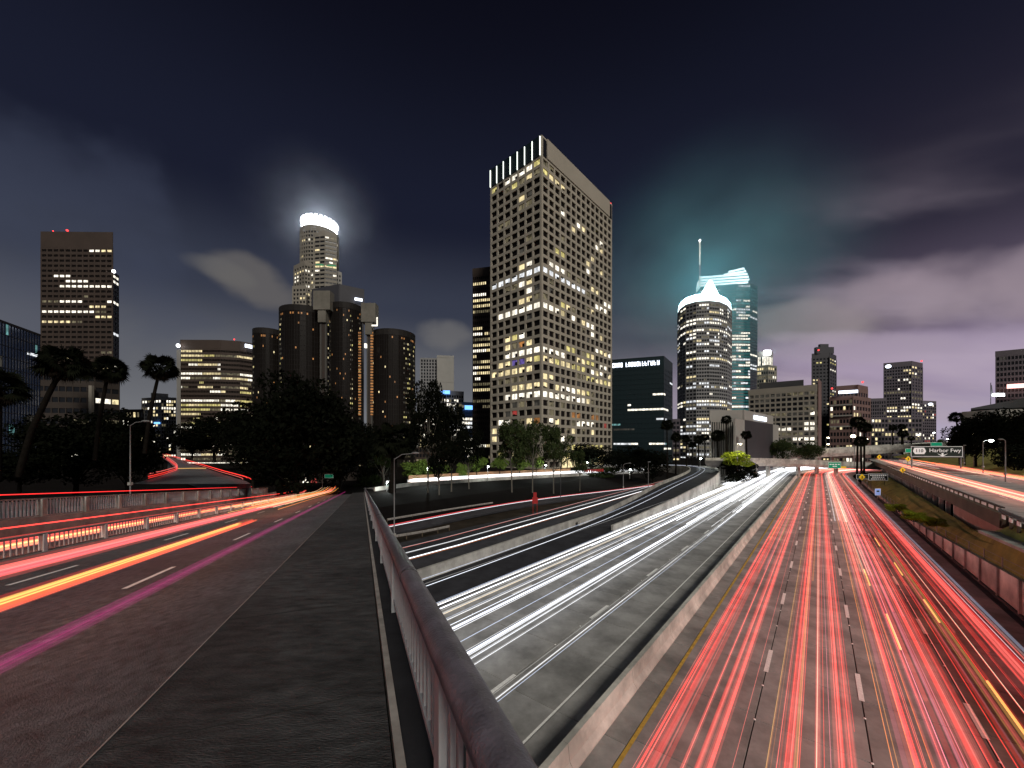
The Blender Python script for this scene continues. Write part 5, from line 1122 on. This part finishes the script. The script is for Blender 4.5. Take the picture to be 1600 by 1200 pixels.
streak_obj('light_streaks', 'red and pink bands of streaks over the second lane from the median', strip_of(-.85, .17, 13, R1, 105)+strip_of(.72, .15, 13, R1, 106)+strip_of(-.05, .33, 9, R2, 107)+strip_of(-1.35, .05, 2, (0, 2, 1), 108, pal=CR_, rr=(.008, .015), full=1)+strip_of(-.4, .3, 2, (1, 2, 1), 109, pal=CR_, full=.6), 'stuff')
streak_obj('light_streaks', 'broad salmon and pink band of streaks over the third lane from the median', strip_of(2.55, .25, 13, R3, 110)+strip_of(3.5, .38, 17, R2, 111)+strip_of(4.45, .28, 16, R1, 112)+strip_of(2.1, .06, 2, (1, 2, 2), 113, pal=CR_, rr=(.008, .015), full=1)+strip_of(3.0, .5, 7, (4, 1, 1), 114, pal=('t_cream', 't_bright', 't_pink'), smin=45, full=.7, rr=(.02, .06)), 'stuff')
streak_obj('light_streaks', 'cream glow of streaks far along the third lane', strip_of(3.0, .45, 16, (3, 2, 1), 121, pal=('t_cream', 't_bright', 't_yellow'), smin=75, full=.6, rr=(.03, .09)), 'stuff')
streak_obj('light_streaks', 'strong red band of streaks over the lane beside the right shoulder', strip_of(7.75, .17, 16, R1, 115)+strip_of(6.4, .35, 9, R1, 116)+strip_of(5.5, .2, 4, R2, 117)+strip_of(5.9, .3, 2, (1, 2, 1), 118, pal=CR_, full=.6)+strip_of(8.3, .2, 2, (2, 2, 2), 119, pal=('t_grey', 't_blue', 't_white'), full=.8)+strip_of(6.6, .5, 3, (3, 1, 1), 120, pal=CR_, smin=80), 'stuff')
# turn signals blink: short yellow dashes, each one its own
for k, (a, h, s0, L) in enumerate(((6.05, .8, 22.5, 5.0), (5.8, .8, 35, 4.5), (5.5, .8, 46, 4.5), (5.2, .8, 58, 5), (3.4, .8, 29, 5.5), (3.1, .8, 41, 5))):
    streak_obj('light_streak', ('nearest yellow dash over the right lane', 'second yellow dash over the right lane', 'third yellow dash over the right lane', 'farthest yellow dash over the right lane', 'near yellow dash over the third lane', 'far yellow dash over the third lane')[k], [([FW(s0, a, h), FW(s0+L/2, a, h), FW(s0+L, a, h)], .05, 't_yellow')], group='blinking yellow dashes')
WH = ('t_white', 't_blue', 't_grey', 't_bright', 't_cream')
for k, (a0, a1, n, wts, lab, rr) in enumerate(((-12.0, -10.2, 5, (2, 1, 4, 0, 2), 'thin white streaks over the lane left of the median barrier', (.012, .026)), (-15.3, -12.6, 9, (4, 4, 4, 0, 0), 'white and blue streaks over the second inbound lane', (.015, .045)),
        (-18.7, -15.8, 12, (5, 4, 4, 0, 0), 'bright white streaks over the third inbound lane', (.015, .045)), (-21.8, -19.0, 18, (5, 3, 4, 1, 1), 'white streaks over the inbound lane beside the dark ramp', (.014, .04)))):
    it = bundle(a0, a1, n, WH, wts, 200+k, rr=(rr[0]*.7, rr[1]*.75), full=.8, hh=(.55, .85))
    it += bundle(a0-.3, a1+.3, 18, ('t_bright', 't_white'), (2, 3), 220+k, rr=(.02, .05), smin=50, hh=(.55, .9), full=.0)
    streak_obj('light_streaks', lab, it, 'stuff')
streak_obj('light_streaks', 'white glare of streaks where the inbound carriageway meets the overpass', bundle(-23, -19.5, 30, ('t_bright', 't_white'), (3, 2), 240, rr=(.03, .06), smin=128, hh=(.55, .9), full=.6), 'stuff')
streak_obj('light_streak', 'thick pale blue streak over the second inbound lane', [(fline(-14.6+d, .66+d*.2, -14, 330), .026, m) for d, m in ((0, 't_bright'), (.07, 't_blue'), (-.08, 't_blue'), (.15, 't_white'))])
streak_obj('light_streak', 'thick grey blue streak over the third inbound lane', [(fline(-17.3+d, .66, -14, 330), .026, m) for d, m in ((0, 't_white'), (.07, 't_grey'), (-.08, 't_blue'))])
streak_obj('light_streak', 'lone thin white streak over the dark ramp lane', [(fpath(RP, 6, .65), .028, 't_white'), (fpath([(p[0], p[1]+.12, p[2]) for p in RP], 6, .7), .014, 't_blue')])
streak_obj('light_streak', 'dim blue streak along the left side of the dark ramp lane', [(fpath([(p[0], p[1]-1.5, p[2]) for p in RP], 6, .65), .024, 't_blue'), (fpath([(p[0], p[1]-1.2, p[2]) for p in RP], 6, .7), .012, 't_grey')])
for lab, a, its in (('upper thin streak over the connector road', -35.6, (('t_grey', .02, 0), ('t_salmon', .014, .14))), ('middle white streak over the connector road', -33.6, (('t_white', .026, 0), ('t_grey', .02, .2))), ('thick white streak nearest on the connector road', -31.6, (('t_bright', .035, 0), ('t_white', .03, -.12), ('t_orange', .01, .35)))):
    streak_obj('light_streak', lab, [([FW(s, a+d-(0 if s < 30 else (s-30)*.05), .65) for s in fsteps(-14, 170)], r_*1.3, m) for m, r_, d in its])
streak_obj('light_streak', 'red and white streak over the slip road', [(fpath([(-10, -45.5+d, .1), (20, -46.2+d, .1), (50, -47.6+d, .1), (70, -46+d, .1), (95, -41+d, .08), (120, -37.5+d, .06), (170, -37+d, .05)], 6, .7), .03, m) for d, m in ((0, 't_red'), (.25, 't_pink'), (.8, 't_white'), (.95, 't_white'))])
streak_obj('light_streaks', 'wide band of white streaks over the street below the beige tower', [([Vector((p.x, p.y, -7.9+h))+Vector((0, d, 0)) for p in ST[1:]], .04, m) for d, h, m in [(random.uniform(-3.2, 3.2), random.uniform(.4, 1.5), random.choice(('t_white', 't_grey', 't_grey', 't_white'))) for _ in range(40)]], 'stuff')
# raised road on the right
def dline(a, h, s0, s1, da=0): return [DR(s0+(s1-s0)*i/8, a+da*(i/8), h) for i in range(9)]
rnd = random.Random(9); it = []
for i in range(34): a = rnd.gauss(3.1, .55); it.append((dline(a+1.0, rnd.uniform(.6, .95), *sorted((rnd.uniform(-45, 20), rnd.uniform(90, 230))), da=-1.2), rnd.uniform(.014, .035), rnd.choice(('t_red', 't_salmon', 't_salmon', 't_orange', 't_cream', 't_pink'))))
streak_obj('light_streaks', 'salmon streaks over the near lane of the raised road', it, 'stuff')
it = []
for i in range(34): a = rnd.gauss(13.0, .7); it.append((dline(a, rnd.uniform(.6, 1.0), *sorted((rnd.uniform(-45, 40), rnd.uniform(80, 240)))), rnd.uniform(.014, .04), rnd.choice(('t_red', 't_red', 't_salmon', 't_orange', 't_cream', 't_deep'))))
streak_obj('light_streaks', 'red and cream streaks along the hillside edge of the raised road', it, 'stuff')
it = []
for i in range(22): a = rnd.uniform(5.5, 11); s0 = rnd.uniform(60, 150); it.append((dline(a, rnd.uniform(.6, 1.0), s0, s0+rnd.uniform(20, 90)), rnd.uniform(.02, .045), rnd.choice(('t_salmon', 't_cream', 't_orange', 't_pink'))))
streak_obj('light_streaks', 'broken pale streaks at the far end of the raised road', it, 'stuff')
# city bridge
def bl(a, h, s0, s1, a2=None):
    ss = [s0]+[s for s in (-4, 0, 3, 6, 10, 15, 22, 32, 44, 58, 72, 84, 90, 96, 102, 110, 125) if s0 < s < s1]+[s1]
    return [B(s, a+((a2-a)*(s-s0)/(s1-s0) if a2 is not None else 0), h-.15) for s in ss]
def bb(a, wa, h, wh, n, pal, wts, rr, s0, s1, seed): 
    r_ = random.Random(seed); return [(bl(r_.gauss(a, wa), r_.gauss(h, wh), s0, s1), r_.uniform(*rr), r_.choices(pal, wts)[0]) for _ in range(n)]
S_ = lambda *n: tuple(x+'_soft' for x in n)
streak_obj('light_streak', 'thick orange yellow streak on the bridge road that stops short', bb(-4.75, .035, .82, .02, 9, S_('t_yellow', 't_hot', 't_orange'), (5, 1, 4), (.015, .035), -9, 19, 301)+bb(-4.75, .05, .82, .03, 4, ('t_yellow', 't_orange'), (1, 1), (.004, .007), -9, 19, 311)+bb(-4.75, .11, .80, .06, 10, S_('t_red', 't_salmon', 't_orange'), (3, 1, 1), (.02, .045), -9, 21, 302))
streak_obj('light_streak', 'soft magenta streak across the near bridge lane', bb(-3.55, .05, .55, .02, 10, S_('t_magenta'), (1,), (.025, .055), -9, 92, 303)+bb(-3.55, .09, .55, .03, 6, ('t_magenta',), (1,), (.004, .008), -9, 92, 312))
streak_obj('light_streaks', 'salmon streaks over the middle of the bridge road', bb(-6.35, .12, .85, .04, 12, S_('t_salmon', 't_red', 't_pink'), (4, 3, 2), (.02, .05), -9, 95, 304)+bb(-7.0, .15, .8, .05, 9, S_('t_salmon', 't_red'), (2, 3), (.02, .05), -9, 100, 305)+bb(-6.6, .3, .85, .05, 8, ('t_red', 't_salmon'), (2, 1), (.004, .010), -9, 100, 313), 'stuff')
streak_obj('light_streaks', 'red streaks behind the divider fence', bb(-12.6, .12, .44, .15, 26, S_('t_red', 't_salmon', 't_orange'), (5, 3, 1), (.025, .06), -9, 104, 306)+bb(-12.6, .12, .44, .17, 10, ('t_red', 't_salmon'), (2, 1), (.005, .012), -9, 104, 314), 'stuff')
streak_obj('light_streak', 'bright yellow streak running behind the divider fence', bb(-12.5, .05, .40, .05, 9, S_('t_yellow', 't_hot', 't_orange'), (4, 1, 2), (.02, .05), -9, 104, 307)+bb(-12.5, .05, .40, .06, 4, ('t_yellow',), (1,), (.006, .012), -9, 104, 315))
streak_obj('light_streaks', 'white hot streaks where the bridge road meets the street', bb(-7.6, 1.3, .8, .12, 24, ('t_hot', 't_cream', 't_orange', 't_red', 't_yellow'), (1, 2, 3, 3, 2), (.012, .03), 34, 108, 308), 'stuff')
streak_obj('light_streak', 'single red streak over the side lane', bb(-14.5, .03, .86, .02, 5, ('t_red',), (1,), (.010, .018), -9, 100, 309))
streak_obj('light_streak', 'single red streak just above the far left railing', bb(-20.5, .04, 2.32, .02, 5, ('t_red', 't_deep'), (3, 1), (.012, .02), -9, 90, 310))
def lift(pts, dz): return [p+Vector((0, 0, dz)) for p in pts]
streak_obj('light_streak', 'red streak on the right edge of the far climbing street', [(lift(catmull(FSR, 4), .7), .07, 't_red'), ([p+Vector((-1.2, 0, .7)) for p in catmull(FSR, 4)], .05, 't_salmon'), ([p+Vector((-.6, 0, .9)) for p in catmull(FSR, 4)], .05, 't_red')])
lft = catmull([W(232, 749, 63), W(262, 740.5, 76), W(277, 733, 90), W(266, 722, 112), W(253, 713, 140)], 5)
streak_obj('light_streak', 'bent red streak on the left side of the far climbing street', [(lift(lft, .5), .09, 't_red'), (lift(lft, .9), .07, 't_salmon'), (lift(lft, .2), .06, 't_red')])
streak_obj('light_streak', 'short yellow streak across the far climbing street', [([W(278, 732, 89), W(300, 731.6, 89), W(322, 731.6, 89)], .06, 't_yellow')])
# shop fronts at the street end under the trees
sh_ = empty('lit_storefront', W(545, 762, 120)); tag(sh_, 'row of white lit shop windows at the end of the bridge road', 'storefront')
mb = MB(); mb.box(Vector((0, 2, 2)), (22, 3, 5)); mb.build('wall', 'brown_wall', sh_)
for i in range(8): mb = MB(); mb.box((-9+i*2.6, .42, 1.2), (1.7, .12, 1.9)); mb.build('window', ('w_white', 'w_cool', 'w_white', 'w_dim')[i % 4], sh_)
sh2 = empty('lit_storefront', W(470, 762, 112)); tag(sh2, 'arched lit entrance at the left of the street end', 'storefront')
mb = MB(); mb.box(Vector((0, 2, 1.8)), (16, 3, 4.6)); mb.build('wall', 'brown_wall', sh2)
for i, x in enumerate((-4.6, 1.2, 3.6)):
    mb = MB(); v = [(-.9, 0), (.9, 0), (.9, 1.4), (.55, 2.3), (0, 2.7), (-.55, 2.3), (-.9, 1.4)]; mb.add([(x+a, .4, .2+b) for a, b in v]+[(x+a, .52, .2+b) for a, b in v], [tuple(range(7)), tuple(range(7, 14))[::-1]]+[(k, (k+1) % 7, 7+(k+1) % 7, 7+k) for k in range(7)]); mb.build('window', ('w_dim', 'w_white', 'w_red')[i], sh2)
# ------------------------------------------------------------------ low mist caught by the lit crowns
def mist(label, c, rx, rz, dens, colr):
    m = bpy.data.materials.new('mist'); m.use_nodes = True; t = m.node_tree; t.nodes.clear(); M['mist'+label] = m; n = t.nodes.new; l = t.links.new
    ou = n('ShaderNodeOutputMaterial'); pv = n('ShaderNodeVolumePrincipled'); pv.inputs['Color'].default_value = (*colr, 1); pv.inputs['Anisotropy'].default_value = .3
    tcn = n('ShaderNodeTexCoord'); gr_ = n('ShaderNodeTexGradient'); gr_.gradient_type = 'QUADRATIC_SPHERE'; l(tcn.outputs['Object'], gr_.inputs[0])
    nz = n('ShaderNodeTexNoise'); nz.inputs['Scale'].default_value = 2.6; nz.inputs['Detail'].default_value = 2; l(tcn.outputs['Object'], nz.inputs['Vector'])
    mr = n('ShaderNodeMapRange'); mr.inputs[1].default_value = .3; mr.inputs[2].default_value = .7; mr.inputs[3].default_value = .4*dens; mr.inputs[4].default_value = 1.7*dens; l(nz.outputs[0], mr.inputs[0])
    mu = n('ShaderNodeMath'); mu.operation = 'MULTIPLY'; l(gr_.outputs['Fac'], mu.inputs[0]); l(mr.outputs[0], mu.inputs[1]); l(mu.outputs[0], pv.inputs['Density'])
    l(pv.outputs[0], ou.inputs['Volume'])
    mb = MB(); mb.sphere((0, 0, 0), 1, n=24, m=14); o = mb.build('mist', 'mist'+label, smooth=True); o.location = c; o.scale = (rx, rx, rz); tag(o, label, 'mist', kind='stuff')
mist('pale mist glowing round the white crown', W(499.5, 345, 482), 105, 90, .0046, (.78, .87, 1))
mist('teal mist glowing round the sail top and spire', W(1104, 445, 520), 210, 180, .0085, (.42, .90, 1))
